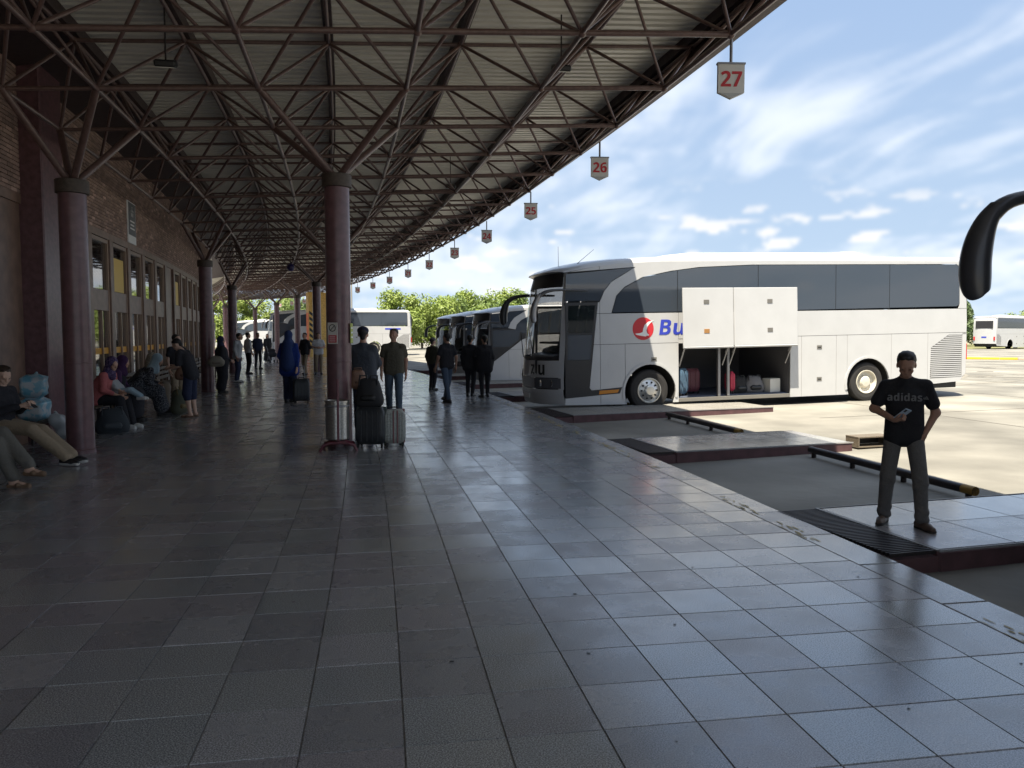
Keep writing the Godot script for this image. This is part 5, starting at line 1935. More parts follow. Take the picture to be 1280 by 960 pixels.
func notice(label: String, t: Transform3D, w: float, h: float, red: bool) -> void:
	var o := thing("notice", label, "notice", t)
	var mb := MB.new()
	mb.box(Vector3(0, 0, 0), Vector3(w, h, 0.008), Basis(), 0.002)
	build(mb, "plate", M("white_sign") if red else mk("notice_green", lin(0.42, 0.48, 0.10), 0.5), o)
	if red:
		mb = MB.new()
		var p := []
		var r := []
		for i in 25:
			p.append(Vector3(cos(TAU * i / 24.0) * 0.05, 0.08 + sin(TAU * i / 24.0) * 0.05, 0.006))
			r.append(0.006)
		mb.path(p, r, 6, 1.0, Vector3.BACK)
		mb.tube(Vector3(-0.033, 0.045, 0.006), Vector3(0.033, 0.115, 0.006), 0.005, 0.005, 6)
		build(mb, "ban_ring", M("black"), o)
		mb = MB.new()
		mb.box(Vector3(0, -0.085, 0.005), Vector3(w - 0.03, 0.11, 0.004))
		var rb := build(mb, "red_block", M("red_ink"), o)
		for k in 3:
			mb = MB.new()
			mb.box(Vector3(0, -0.055 - k * 0.03, 0.008), Vector3(w - 0.06, 0.01, 0.003))
			build(mb, "text_line", M("white_ink"), rb)
	else:
		mb = MB.new()
		for k in 3:
			mb.box(Vector3(0, 0.08 - k * 0.07, 0.005), Vector3(w - 0.04, 0.025, 0.003))
		build(mb, "text_lines", M("white_ink"), o)

# ------------------------------------------------------------------ people: distance fields meshed as surface nets
func cap(b: Array, p: Vector3, q: Vector3, r0: float, r1: float) -> void:
	b.append([p, q, r0, r1])

func ell(b: Array, c: Vector3, r: Vector3) -> void:
	b.append([c, r])

func net(bones: Array, c: float, k: float) -> Array:   # [vertices, normals, indices]
	var lo := Vector3.ONE * 1e9
	var hi := -lo
	for b in bones:
		if b.size() == 4:
			var m: float = maxf(b[2], b[3])
			lo = lo.min(b[0] - Vector3.ONE * m).min(b[1] - Vector3.ONE * m)
			hi = hi.max(b[0] + Vector3.ONE * m).max(b[1] + Vector3.ONE * m)
		else:
			lo = lo.min(b[0] - b[1])
			hi = hi.max(b[0] + b[1])
	var pad := 3.0 * c + k * 0.3
	lo -= Vector3.ONE * pad
	hi += Vector3.ONE * pad
	var nx := int((hi.x - lo.x) / c) + 2
	var ny := int((hi.y - lo.y) / c) + 2
	var nz := int((hi.z - lo.z) / c) + 2
	var g := PackedFloat32Array()
	g.resize(nx * ny * nz)
	g.fill(1.0)
	var sy := nx
	var sz := nx * ny
	for b in bones:
		var is_cap: bool = b.size() == 4
		var blo: Vector3
		var bhi: Vector3
		if is_cap:
			var m := maxf(b[2], b[3]) + k + 2.0 * c
			blo = (b[0] as Vector3).min(b[1]) - Vector3.ONE * m
			bhi = (b[0] as Vector3).max(b[1]) + Vector3.ONE * m
		else:
			blo = b[0] - b[1] - Vector3.ONE * (k + 2.0 * c)
			bhi = b[0] + b[1] + Vector3.ONE * (k + 2.0 * c)
		var i0 := maxi(0, int((blo.x - lo.x) / c))
		var i1 := mini(nx - 1, int((bhi.x - lo.x) / c) + 1)
		var j0 := maxi(0, int((blo.y - lo.y) / c))
		var j1 := mini(ny - 1, int((bhi.y - lo.y) / c) + 1)
		var k0 := maxi(0, int((blo.z - lo.z) / c))
		var k1 := mini(nz - 1, int((bhi.z - lo.z) / c) + 1)
		var pa: Vector3 = b[0]
		var ba := Vector3.ZERO
		var inv := 0.0
		var ra := 0.0
		var rd := 0.0
		var er := Vector3.ONE
		if is_cap:
			ba = b[1] - b[0]
			inv = 1.0 / maxf(ba.length_squared(), 1e-9)
			ra = b[2]
			rd = b[3] - b[2]
		else:
			er = b[1]
		for z in range(k0, k1 + 1):
			for y in range(j0, j1 + 1):
				var at0 := y * sy + z * sz
				for x in range(i0, i1 + 1):
					var p := lo + Vector3(x, y, z) * c - pa
					var d: float
					if is_cap:
						var t := clampf(p.dot(ba) * inv, 0.0, 1.0)
						d = (p - ba * t).length() - ra - rd * t
					else:
						var q := p / er
						var l := q.length()
						d = l * (l - 1.0) / maxf((q / er).length(), 1e-6)
					var o := g[at0 + x]
					var h := maxf(k - absf(o - d), 0.0) / k
					g[at0 + x] = minf(o, d) - h * h * k * 0.25
	var vid := PackedInt32Array()
	vid.resize(nx * ny * nz)
	vid.fill(-1)
	var v := PackedVector3Array()
	var lim := c * 1.9
	var offs := [0, 1, sy, sy + 1, sz, sz + 1, sz + sy, sz + sy + 1]
	var edges := [[0, 1], [2, 3], [4, 5], [6, 7], [0, 2], [1, 3], [4, 6], [5, 7], [0, 4], [1, 5], [2, 6], [3, 7]]
	var cells := PackedInt32Array()
	for z in nz - 1:
		for y in ny - 1:
			for x in nx - 1:
				var i := x + y * sy + z * sz
				if absf(g[i]) > lim: continue
				var mask := 0
				for q in 8:
					if g[i + offs[q]] < 0.0: mask |= 1 << q
				if mask == 0 or mask == 255: continue
				var acc := Vector3.ZERO
				var cnt := 0
				for e in edges:
					var a: int = e[0]
					var b2: int = e[1]
					if ((mask >> a) & 1) == ((mask >> b2) & 1): continue
					var ga := g[i + offs[a]]
					var gb := g[i + offs[b2]]
					var t := ga / (ga - gb)
					var va := Vector3(a & 1, (a >> 1) & 1, (a >> 2) & 1)
					var vb := Vector3(b2 & 1, (b2 >> 1) & 1, (b2 >> 2) & 1)
					acc += va.lerp(vb, t)
					cnt += 1
				vid[i] = v.size()
				v.append(lo + (Vector3(x, y, z) + acc / cnt) * c)
				cells.append(i)
	var n := PackedVector3Array()
	n.resize(v.size())
	var idx := PackedInt32Array()
	for i in cells:
		for ax in 3:
			var s1: int = [1, sy, sz][ax]
			var s2: int = [sy, sz, 1][ax]
			var s3: int = [sz, 1, sy][ax]
			if (g[i] < 0.0) == (g[i + s1] < 0.0): continue
			if i - s2 - s3 < 0: continue
			var a := vid[i]
			var b := vid[i - s2]
			var cc := vid[i - s2 - s3]
			var d := vid[i - s3]
			if b < 0 or cc < 0 or d < 0: continue
			var fn := (v[b] - v[a]).cross(v[cc] - v[a]) + (v[cc] - v[a]).cross(v[d] - v[a])
			var outw := Vector3.ZERO
			outw[ax] = 1.0 if g[i] < 0.0 else -1.0
			if fn.dot(outw) < 0.0:
				fn = -fn
				var w := b
				b = d
				d = w
			n[a] += fn
			n[b] += fn
			n[cc] += fn
			n[d] += fn
			idx.append_array(PackedInt32Array([a, cc, b, a, d, cc]))
	for i in n.size():
		n[i] = n[i].normalized()
	return [v, n, idx]

func net_join(a: Array, b: Array, t: Transform3D) -> void:
	var o: int = a[0].size()
	for p in b[0]: a[0].append(t * p)
	var ob := t.basis.orthonormalized()
	for p in b[1]: a[1].append(ob * p)
	for i in b[2]: a[2].append(i + o)

func net_mesh(a: Array) -> ArrayMesh:
	var arr := []
	arr.resize(Mesh.ARRAY_MAX)
	arr[Mesh.ARRAY_VERTEX] = a[0]
	arr[Mesh.ARRAY_NORMAL] = a[1]
	arr[Mesh.ARRAY_INDEX] = a[2]
	var m := ArrayMesh.new()
	m.add_surface_from_arrays(Mesh.PRIMITIVE_TRIANGLES, arr)
	return m

func net_part(parent: Node, called: String, bones: Array, c: float, k: float, m: Material) -> MeshInstance3D:
	return inst(called, net_mesh(net(bones, c, k)), m, parent)

var head_net := {}
var hand_net := {}

func head_shape(fine: bool) -> Array:
	if head_net.has(fine): return head_net[fine]
	var b := []
	ell(b, Vector3(0, 0.025, -0.012), Vector3(0.076, 0.094, 0.096))
	ell(b, Vector3(0, -0.045, 0.022), Vector3(0.058, 0.066, 0.064))
	cap(b, Vector3(-0.012, -0.098, 0.058), Vector3(0.012, -0.098, 0.058), 0.019, 0.019)
	cap(b, Vector3(0, 0.012, 0.088), Vector3(0, -0.032, 0.104), 0.009, 0.014)
	cap(b, Vector3(-0.040, 0.026, 0.074), Vector3(0.040, 0.026, 0.074), 0.011, 0.011)
	cap(b, Vector3(-0.018, -0.066, 0.080), Vector3(0.018, -0.066, 0.080), 0.009, 0.009)
	cap(b, Vector3(-0.016, -0.077, 0.079), Vector3(0.016, -0.077, 0.079), 0.008, 0.008)
	for s in [-1.0, 1.0]:
		ell(b, Vector3(0.079 * s, -0.008, -0.012), Vector3(0.011, 0.031, 0.018))
		cap(b, Vector3(0.046 * s, -0.028, 0.058), Vector3(0.034 * s, -0.05, 0.066), 0.018, 0.014)
		cap(b, Vector3(0.031 * s, 0.0, 0.079), Vector3(0.033 * s, 0.0, 0.079), 0.0125, 0.0125)
	head_net[fine] = net(b, 0.006 if fine else 0.011, 0.016)
	return head_net[fine]

func hand_shape(side: float, grip: bool, fine: bool) -> Array:   # from the wrist down -y, palm facing +z, thumb on the side * x side
	var key := "%s%s%s" % [side, grip, fine]
	if hand_net.has(key): return hand_net[key]
	var b := []
	cap(b, Vector3(0, 0.0, 0), Vector3(0, -0.03, 0), 0.026, 0.028)
	for i in 4:
		var x := (0.027 - i * 0.018) * side
		cap(b, Vector3(x * 0.55, -0.025, 0), Vector3(x, -0.088, 0), 0.015, 0.0125)
		var l: float = [0.072, 0.082, 0.076, 0.060][i]
		var c0 := 0.25 if not grip else 1.15
		var p := Vector3(x, -0.088, 0)
		var a := c0
		for j in 3:
			var seg: float = l * [0.45, 0.31, 0.24][j]
			var q := p + Vector3(x * 0.02, -cos(a), sin(a)) * seg
			cap(b, p, q, [0.0095, 0.0088, 0.008][j], [0.0088, 0.008, 0.007][j])
			p = q
			a += 0.28 if not grip else 0.75
	var t0 := Vector3(0.022 * side, -0.03, 0.006)
	var t1 := t0 + Vector3(0.028 * side, -0.028, 0.012)
	var t2 := t1 + (Vector3(0.010 * side, -0.028, 0.012) if not grip else Vector3(-0.006 * side, -0.018, 0.026))
	var t3 := t2 + (Vector3(0.002 * side, -0.022, 0.008) if not grip else Vector3(-0.018 * side, -0.006, 0.016))
	cap(b, t0, t1, 0.0135, 0.0115)
	cap(b, t1, t2, 0.0115, 0.010)
	cap(b, t2, t3, 0.010, 0.0085)
	hand_net[key] = net(b, 0.0045 if fine else 0.007, 0.006)
	return hand_net[key]

func J_stand(stride := 0.0, wide := 0.11) -> Dictionary:
	return {"pel": Vector3(0, 0.98, 0), "chest": Vector3(0, 1.27, 0.0), "neck": Vector3(0, 1.465, -0.015), "head": Vector3(0, 1.615, 0.012),
		"shl": Vector3(0.172, 1.395, -0.012), "ell": Vector3(0.225, 1.13, -0.03 - stride * 0.12), "wrl": Vector3(0.225, 0.88, 0.04 - stride * 0.2),
		"shr": Vector3(-0.172, 1.395, -0.012), "elr": Vector3(-0.225, 1.13, -0.03 + stride * 0.12), "wrr": Vector3(-0.225, 0.88, 0.04 + stride * 0.2),
		"hil": Vector3(0.088, 0.93, 0), "knl": Vector3(wide, 0.50, 0.03 + stride * 0.20), "anl": Vector3(wide, 0.085, -0.03 + stride * 0.28),
		"hir": Vector3(-0.088, 0.93, 0), "knr": Vector3(-wide, 0.50, 0.03 - stride * 0.05), "anr": Vector3(-wide, 0.085 + absf(stride) * 0.07, -0.03 - stride * 0.34),
		"yawl": 0.15, "yawr": -0.15, "nod": 0.0, "turn": 0.0}

func J_sit(reach := 0.42, lean := 0.05) -> Dictionary:
	return {"pel": Vector3(0, 0.54, 0), "chest": Vector3(0, 0.83, lean), "neck": Vector3(0, 1.02, lean * 1.6), "head": Vector3(0, 1.165, lean * 2.0 + 0.03),
		"shl": Vector3(0.175, 0.975, lean * 1.5), "ell": Vector3(0.22, 0.71, 0.08 + lean), "wrl": Vector3(0.09, 0.63, 0.30),
		"shr": Vector3(-0.175, 0.975, lean * 1.5), "elr": Vector3(-0.22, 0.71, 0.08 + lean), "wrr": Vector3(-0.09, 0.63, 0.30),
		"hil": Vector3(0.09, 0.52, 0.02), "knl": Vector3(0.11, 0.52, 0.44), "anl": Vector3(0.11, 0.085, reach),
		"hir": Vector3(-0.09, 0.52, 0.02), "knr": Vector3(-0.11, 0.52, 0.44), "anr": Vector3(-0.11, 0.085, reach),
		"yawl": 0.12, "yawr": -0.12, "nod": 0.15, "turn": 0.0}

func limb_basis(dir: Vector3, fwd: Vector3) -> Basis:   # -y along dir, z near fwd
	var y := -dir.normalized()
	var z := (fwd - y * fwd.dot(y)).normalized()
	return Basis(y.cross(z), y, z)

# d: top, legs, shoes, skin, hair materials; sleeve 0..2 (2 = to the wrist); skirt / robe flags; scarf, cap materials; fat
func person(label: String, t: Transform3D, J: Dictionary, d: Dictionary) -> Node3D:
	var o := thing("person", label, "person", t)
	var c: float = d.get("cell", 0.026)
	var fine: bool = d.get("fine", false)
	var f: float = d.get("fat", 1.0)
	var skin: Material = d.get("skin", M("skin"))
	# body
	var b := []
	cap(b, J.pel, J.chest, 0.10 * f, 0.105 * f)
	cap(b, J.shl, J.neck + Vector3(0, -0.04, 0), 0.045, 0.05)
	cap(b, J.shr, J.neck + Vector3(0, -0.04, 0), 0.045, 0.05)
	cap(b, J.chest, J.neck, 0.10 * f, 0.05)
	cap(b, J.neck, J.head + Vector3(0, -0.05, -0.01), 0.052, 0.048)
	for s in ["l", "r"]:
		cap(b, J["sh" + s] + Vector3(0, -0.02, 0), J["el" + s], 0.044, 0.040)
		cap(b, J["el" + s], J["wr" + s], 0.040, 0.027)
		cap(b, J["hi" + s], J["kn" + s], 0.078 * f, 0.052)
		cap(b, J["kn" + s], (J["kn" + s] as Vector3).lerp(J["an" + s], 0.35), 0.052, 0.054)
		cap(b, (J["kn" + s] as Vector3).lerp(J["an" + s], 0.35), J["an" + s], 0.054, 0.036)
		var fd := Vector3(sin(J["yaw" + s]), 0, cos(J["yaw" + s]))
		var flat: Vector3 = J["an" + s]
		cap(b, flat + Vector3(0, -0.035, 0) - fd * 0.03, flat + fd * 0.13 + Vector3(0, -0.058, 0), 0.036, 0.026)
	var bn_ := net(b, minf(c, 0.024), 0.03)
	var hb := Basis(Vector3.UP, J.turn) * Basis(Vector3.RIGHT, J.nod)
	net_join(bn_, head_shape(fine), Transform3D(hb, J.head))
	for s in ["l", "r"]:
		var sg := 1.0 if s == "l" else -1.0
		var dir: Vector3 = (J["wr" + s] - J["el" + s]).normalized()
		var palm: Vector3 = J.get("palm" + s, Vector3(-sg, 0.0, 0.25))
		var hd: Vector3 = J.get("hand" + s, dir)
		# thumb side: forward when the arm hangs
		var bas := limb_basis(hd, palm)
		var ts := 1.0 if bas.x.dot(J.get("thumb" + s, Vector3(0, 0.2, 1))) > 0.0 else -1.0
		net_join(bn_, hand_shape(ts, J.get("grip" + s, false), fine), Transform3D(bas, J["wr" + s]))
	inst("body", net_mesh(bn_), skin, o)
	# legs
	if d.has("legs"):
		b = []
		var lf: float = d.get("leg_len", 1.0)
		var w: float = d.get("loose", 1.0)
		cap(b, J.hil, J.hir, 0.105 * f, 0.105 * f)
		cap(b, J.pel + Vector3(0, 0.03, 0), J.pel, 0.112 * f, 0.115 * f)
		for s in ["l", "r"]:
			var kn: Vector3 = J["kn" + s]
			var an: Vector3 = J["an" + s]
			cap(b, J["hi" + s], kn, 0.095 * f, 0.070 * w)
			if lf > 0.0:
				var e := kn.lerp(an + Vector3(0, 0.015, 0), lf)
				cap(b, kn, e, 0.070 * w, 0.057 * w)
		if fine and lf > 0.8:   # cloth gathers at the knee and over the shoe
			for s in ["l", "r"]:
				var kn: Vector3 = J["kn" + s]
				var an: Vector3 = J["an" + s]
				for q in [[0.05, 0.4, 0.049], [0.17, -0.45, 0.047], [0.74, 0.4, 0.040], [0.84, -0.45, 0.042], [0.94, 0.3, 0.045]]:
					var m: Vector3 = kn.lerp(an, q[0])
					cap(b, m + Vector3(-0.024, 0.022 * q[1] * 2.0, 0.020), m + Vector3(0.024, -0.022 * q[1] * 2.0, 0.020), q[2], q[2])
		net_part(o, "trousers", b, c, 0.014 if fine else 0.022, d.legs)
	if d.has("robe"):
		b = []
		var mid: Vector3 = (J.anl + J.anr) * 0.5
		cap(b, J.chest, J.pel, 0.145 * f, 0.17 * f)
		for s in ["l", "r"]:
			cap(b, J.pel, J["kn" + s], 0.165 * f, 0.13)
			cap(b, J["kn" + s], J["an" + s] + Vector3(0, 0.10, 0), 0.13, 0.135)
		cap(b, (J.knl + J.knr) * 0.5, mid + Vector3(0, 0.12, 0), 0.13, 0.14)
		net_part(o, "robe", b, c, 0.06, d.robe)
	# top
	if d.has("top"):
		b = []
		var hem: Vector3 = J.pel + (J.pel - J.chest).normalized() * d.get("hem", 0.03)
		for s in [-1.0, 1.0]:
			var side: Vector3 = (J.shl - J.shr).normalized() * s
			cap(b, J.chest + side * 0.075 * f, hem + side * 0.088 * f, 0.110 * f, 0.116 * f)
			cap(b, J.chest + side * 0.08 * f, (J.shl if s > 0 else J.shr) + Vector3(0, -0.06, 0) - side * 0.05, 0.105 * f, 0.066)
		cap(b, J.chest, hem + (J.chest - hem).normalized() * 0.01, 0.116 * f, 0.124 * f)
		var nb: Vector3 = J.neck + Vector3(0, -0.035, 0)
		cap(b, nb, J.shl + Vector3(0, -0.012, 0), 0.062, 0.054)
		cap(b, nb, J.shr + Vector3(0, -0.012, 0), 0.062, 0.054)
		cap(b, J.chest, nb, 0.105, 0.066)
		var sl: float = d.get("sleeve", 0.7)
		for s in ["l", "r"]:
			var sh: Vector3 = J["sh" + s]
			var eb: Vector3 = J["el" + s]
			var wr: Vector3 = J["wr" + s]
			if sl <= 1.0:
				cap(b, sh + Vector3(0, -0.012, 0), sh.lerp(eb, sl), 0.062, 0.066)
			else:
				cap(b, sh + Vector3(0, -0.012, 0), eb, 0.060, 0.056)
				cap(b, eb, eb.lerp(wr, sl - 1.0), 0.056, 0.044)
		net_part(o, d.get("top_name", "shirt"), b, c, 0.035, d.top)
	# shoes
	for s in ["l", "r"]:
		b = []
		var fd := Vector3(sin(J["yaw" + s]), 0, cos(J["yaw" + s]))
		var a: Vector3 = J["an" + s] + Vector3(0, -0.085, 0)
		if d.has("shoes"):
			cap(b, a - fd * 0.05 + Vector3(0, 0.045, 0), a + fd * 0.10 + Vector3(0, 0.038, 0), 0.043, 0.040)
			cap(b, a + fd * 0.10 + Vector3(0, 0.036, 0), a + fd * 0.165 + Vector3(0, 0.032, 0), 0.040, 0.032)
			cap(b, a - fd * 0.02 + Vector3(0, 0.09, 0), a - fd * 0.02 + Vector3(0, 0.06, 0), 0.042, 0.044)
			var sh := net_part(o, "shoe", b, minf(c, 0.014), 0.02, d.shoes)
			b = []
			var sd := fd.cross(Vector3.UP) * 0.014
			cap(b, a - fd * 0.06 + Vector3(0, 0.014, 0) - sd, a + fd * 0.17 + Vector3(0, 0.014, 0) - sd, 0.026, 0.024)
			cap(b, a - fd * 0.06 + Vector3(0, 0.014, 0) + sd, a + fd * 0.17 + Vector3(0, 0.014, 0) + sd, 0.026, 0.024)
			net_part(sh, "sole", b, minf(c, 0.014), 0.02, d.get("sole", M("rubber")))
		else:
			cap(b, a - fd * 0.06 + Vector3(0, 0.014, 0), a + fd * 0.16 + Vector3(0, 0.014, 0), 0.03, 0.034)
			cap(b, a + fd * 0.05 + Vector3(-0.035, 0.03, 0), a + fd * 0.06 + Vector3(0.035, 0.03, 0), 0.028, 0.028)
			net_part(o, "sandal", b, minf(c, 0.014), 0.02, d.get("sandal", M("sandal")))
	# head wear
	var H := Transform3D(hb, J.head)
	if d.has("scarf"):
		b = []
		ell(b, H * Vector3(0, 0.03, -0.028), Vector3(0.098, 0.112, 0.108))
		cap(b, H * Vector3(0, -0.07, -0.045), J.neck + Vector3(0, -0.03, 0.0), 0.088, 0.10)
		cap(b, H * Vector3(0, -0.125, 0.015), J.neck + Vector3(0, -0.08, 0.07), 0.062, 0.07)
		cap(b, J.neck + Vector3(0.05, -0.05, -0.02), J.shl.lerp(J.neck, 0.35) + Vector3(0, -0.05, -0.02), 0.085, 0.07)
		cap(b, J.neck + Vector3(-0.05, -0.05, -0.02), J.shr.lerp(J.neck, 0.35) + Vector3(0, -0.05, -0.02), 0.085, 0.07)
		if d.get("long_scarf", false):
			cap(b, J.neck + Vector3(0, -0.05, -0.05), J.pel + Vector3(0, -0.05, -0.06), 0.13, 0.20)
			cap(b, J.neck + Vector3(0, -0.05, 0.04), J.pel + Vector3(0, 0.02, 0.04), 0.12, 0.19)
		net_part(o, "headscarf", b, minf(c, 0.02), 0.04, d.scarf)
	elif d.has("hair"):
		b = []
		ell(b, H * Vector3(0, 0.050, -0.036), Vector3(0.085, 0.080, 0.092))
		cap(b, H * Vector3(0, 0.02, -0.06), H * Vector3(0, -0.045, -0.062), 0.055, 0.045)
		for i in 9:
			var ha := TAU * i / 9.0
			cap(b, H * Vector3(cos(ha) * 0.055, 0.085 + 0.012 * sin(i * 2.1), -0.025 + sin(ha) * 0.062), H * Vector3(cos(ha) * 0.062, 0.098, -0.02 + sin(ha) * 0.07), 0.024, 0.014)
		for hs in [-1.0, 1.0]:
			cap(b, H * Vector3(0.070 * hs, 0.04, -0.03), H * Vector3(0.073 * hs, 0.008, -0.012), 0.014, 0.008)
		if d.get("long_hair", false):
			cap(b, H * Vector3(0.045, 0.0, -0.06), H * Vector3(0.05, -0.20, -0.06), 0.05, 0.045)
			cap(b, H * Vector3(-0.045, 0.0, -0.06), H * Vector3(-0.05, -0.20, -0.06), 0.05, 0.045)
		net_part(o, "hair", b, minf(c, 0.013), 0.02, d.hair)
	if d.has("cap"):
		b = []
		ell(b, H * Vector3(0, 0.065, -0.015), Vector3(0.096, 0.075, 0.108))
		cap(b, H * Vector3(-0.04, 0.055, 0.09), H * Vector3(0.04, 0.055, 0.09), 0.02, 0.02)
		net_part(o, "cap", b, minf(c, 0.014), 0.02, d.cap)
	if fine:
		for s in [-1.0, 1.0]:
			var eb := MB.new()
			eb.lathe([Vector2(0, -0.007), Vector2(0.006, -0.004), Vector2(0.0075, 0), Vector2(0.006, 0.004), Vector2(0, 0.007)], 10, H * Transform3D(Basis(), Vector3(0.032 * s, 0.002, 0.0885)))
			build(eb, "eye", M("black"), o)
	return o

func cloth(key: String, r: float, g: float, b: float, print := 0.0) -> StandardMaterial3D:
	var m := mk(key, lin(r, g, b), 0.88, 0.0, 0.3)
	if m.albedo_texture == null:
		tex(m, t_cloth, 2.2, false, t_fold, 0.7)
		m.rim_enabled = true
		m.rim = 0.15
		m.rim_tint = 0.6
	return m

func printed(key: String, a: Color, b: Color, fr: float) -> StandardMaterial3D:
	if mats.has(key): return mats[key]
	var m := mk(key, Color.WHITE, 0.88, 0.0, 0.3)
	var n := FastNoiseLite.new()
	n.seed = key.length() * 7
	n.frequency = fr
	n.fractal_octaves = 2
	var t := NoiseTexture2D.new()
	t.width = 256
	t.height = 256
	t.seamless = true
	t.noise = n
	var g := Gradient.new()
	g.interpolation_mode = Gradient.GRADIENT_INTERPOLATE_CONSTANT
	g.set_color(0, a)
	g.set_color(1, b)
	g.add_point(0.52, b)
	g.add_point(0.62, a.lerp(b, 0.4))
	g.add_point(0.70, a)
	t.color_ramp = g
	return tex(m, t, 2.4, false, t_fold, 0.7)

func S(u: float, s: float, yaw: float, k := 1.0, y := 0.0) -> Transform3D:   # by arc place; yaw 0 faces back to the viewer, PI/2 faces the forecourt
	return Transform3D((frame(s) * Basis(Vector3.UP, yaw)).scaled(Vector3.ONE * k), at(u, s, y))

func build_people() -> void:
	var sk := mk("skin", lin(0.46, 0.27, 0.19), 0.55)
	sk.subsurf_scatter_enabled = true
	sk.subsurf_scatter_strength = 0.08
	mk("skin_dark", lin(0.34, 0.19, 0.13), 0.55)
	mk("skin_light", lin(0.55, 0.36, 0.27), 0.55)
	mk("sandal", lin(0.16, 0.10, 0.06), 0.7)
	var hair := mk("hair_dark", lin(0.012, 0.010, 0.009), 0.55)
	var hairb := mk("hair_brown", lin(0.035, 0.02, 0.012), 0.55)
	var blk := cloth("cloth_black", 0.035, 0.035, 0.042)
	var chr := cloth("cloth_charcoal", 0.120, 0.117, 0.120)
	var jean := cloth("cloth_jeans", 0.094, 0.131, 0.169)
	var olive := cloth("cloth_olive", 0.104, 0.096, 0.072)
	var jacket := cloth("cloth_jacket", 0.072, 0.080, 0.096)
	var blue := cloth("cloth_blue", 0.019, 0.044, 0.225)
	var navy := cloth("cloth_navy", 0.032, 0.040, 0.080)
	var pink := cloth("cloth_pink", 0.500, 0.150, 0.150)
	var beige := cloth("cloth_beige", 0.375, 0.300, 0.213)
	var grey := cloth("cloth_grey", 0.163, 0.156, 0.138)
	var white := cloth("cloth_white", 0.688, 0.688, 0.700)
	var pale := cloth("cloth_pale", 0.425, 0.438, 0.450)
	var plum := cloth("cloth_plum", 0.072, 0.032, 0.088)
	var flower := printed("print_flower", lin(0.02, 0.022, 0.03), lin(0.30, 0.31, 0.33), 0.035)
	var violet := printed("print_violet", lin(0.05, 0.035, 0.09), lin(0.24, 0.17, 0.28), 0.02)
	var stone := printed("print_stone", lin(0.30, 0.26, 0.20), lin(0.12, 0.10, 0.08), 0.015)
	var sky_ := cloth("cloth_sky", 0.375, 0.500, 0.575)
	var sneak := mk("sneaker_white", lin(0.55, 0.55, 0.53), 0.6)
	var boot := mk("boot_brown", lin(0.09, 0.06, 0.045), 0.55)
	var shoe := mk("shoe_black", lin(0.018, 0.018, 0.02), 0.45)

	# man on the island looking at his phone
	var J := J_stand(0.0, 0.15)
	J.anl = Vector3(0.165, 0.085, 0.10); J.knl = Vector3(0.14, 0.50, 0.09)
	J.anr = Vector3(-0.15, 0.085, -0.10); J.knr = Vector3(-0.135, 0.50, 0.0)
	J.yawl = 0.45; J.yawr = -0.35
	J.elr = Vector3(-0.275, 1.16, -0.02); J.wrr = Vector3(-0.125, 1.075, 0.215)
	J.handr = Vector3(0.75, 0.1, 0.35); J.palmr = Vector3(0.0, 1.0, -0.3); J.thumbr = Vector3(0.3, 0.2, 1.0); J.gripr = true
	J.shl = Vector3(0.182, 1.405, -0.012); J.ell = Vector3(0.285, 1.13, -0.06); J.wrl = Vector3(0.175, 0.93, 0.05)
	J.handl = Vector3(-0.35, -0.9, 0.1); J.palml = Vector3(-0.6, 0.0, -0.6)
	J.nod = 0.50; J.turn = -0.12; J.head = Vector3(-0.005, 1.595, 0.055)
	var man := person("man in black printed t-shirt looking down at his phone on the near island", Transform3D(Basis(Vector3.UP, -0.50).scaled(Vector3.ONE * 0.895), Vector3(4.62, 0.006, -6.18)), J,
		{"top": cloth("cloth_tee", 0.03, 0.03, 0.034), "sleeve": 0.68, "hem": 0.09, "legs": cloth("cloth_ash", 0.16, 0.155, 0.15), "loose": 1.02, "shoes": boot, "skin": M("skin_dark"), "hair": hair, "cell": 0.013, "fine": true, "fat": 0.90})
	var tx := text_mesh("adidas", 0.10, 0.014, true)
	inst("shirt_print", tx, mk("print_grey", lin(0.15, 0.15, 0.155), 0.7), man, Transform3D(Basis(Vector3.RIGHT, -0.10), Vector3(-0.02, 1.285, 0.111)))
	for i in 3:
		var mb0 := MB.new()
		mb0.box(Vector3(0.152 + i * 0.014, 1.276 + i * 0.003, 0.094), Vector3(0.009, 0.018 + i * 0.008, 0.014), Basis(Vector3.BACK, 0.5))
		build(mb0, "print_bar", M("print_grey"), man)
	var mb := MB.new()
	mb.box(Vector3.ZERO, Vector3(0.076, 0.155, 0.009), Basis(), 0.003)
	var ph := thing("phone", "phone with bright back held by the man on the island", "phone", man.transform * Transform3D(Basis(Vector3.UP, 0.3) * Basis(Vector3.RIGHT, 0.75) * Basis(Vector3.BACK, -0.5), Vector3(-0.055, 1.135, 0.262)))
	build(mb, "case", mk("phone_case", lin(0.34, 0.42, 0.50), 0.25), ph)
	mb = MB.new()
	mb.box(Vector3(0, 0, -0.0052), Vector3(0.068, 0.145, 0.001))
	build(mb, "screen", M("black"), ph)
	mb = MB.new()
	mb.box(Vector3(-0.018, 0.05, 0.0055), Vector3(0.024, 0.034, 0.002), Basis(), 0.0006)
	build(mb, "camera_bump", M("black"), ph)

	# walking man, olive shirt and jeans
	J = J_stand(0.5, 0.10)
	J.turn = -0.25
	person("man in olive t-shirt and blue jeans walking past the silver suitcase", Transform3D(Basis(Vector3.UP, -0.1).scaled(Vector3.ONE * 1.045), Vector3(0.45, 0.004, -15.9)), J,
		{"top": olive, "sleeve": 0.6, "hem": 0.05, "legs": jean, "shoes": shoe, "skin": M("skin_dark"), "hair": hair, "cell": 0.02})
	# man in jacket and cap seen from behind
	J = J_stand(0.0, 0.10)
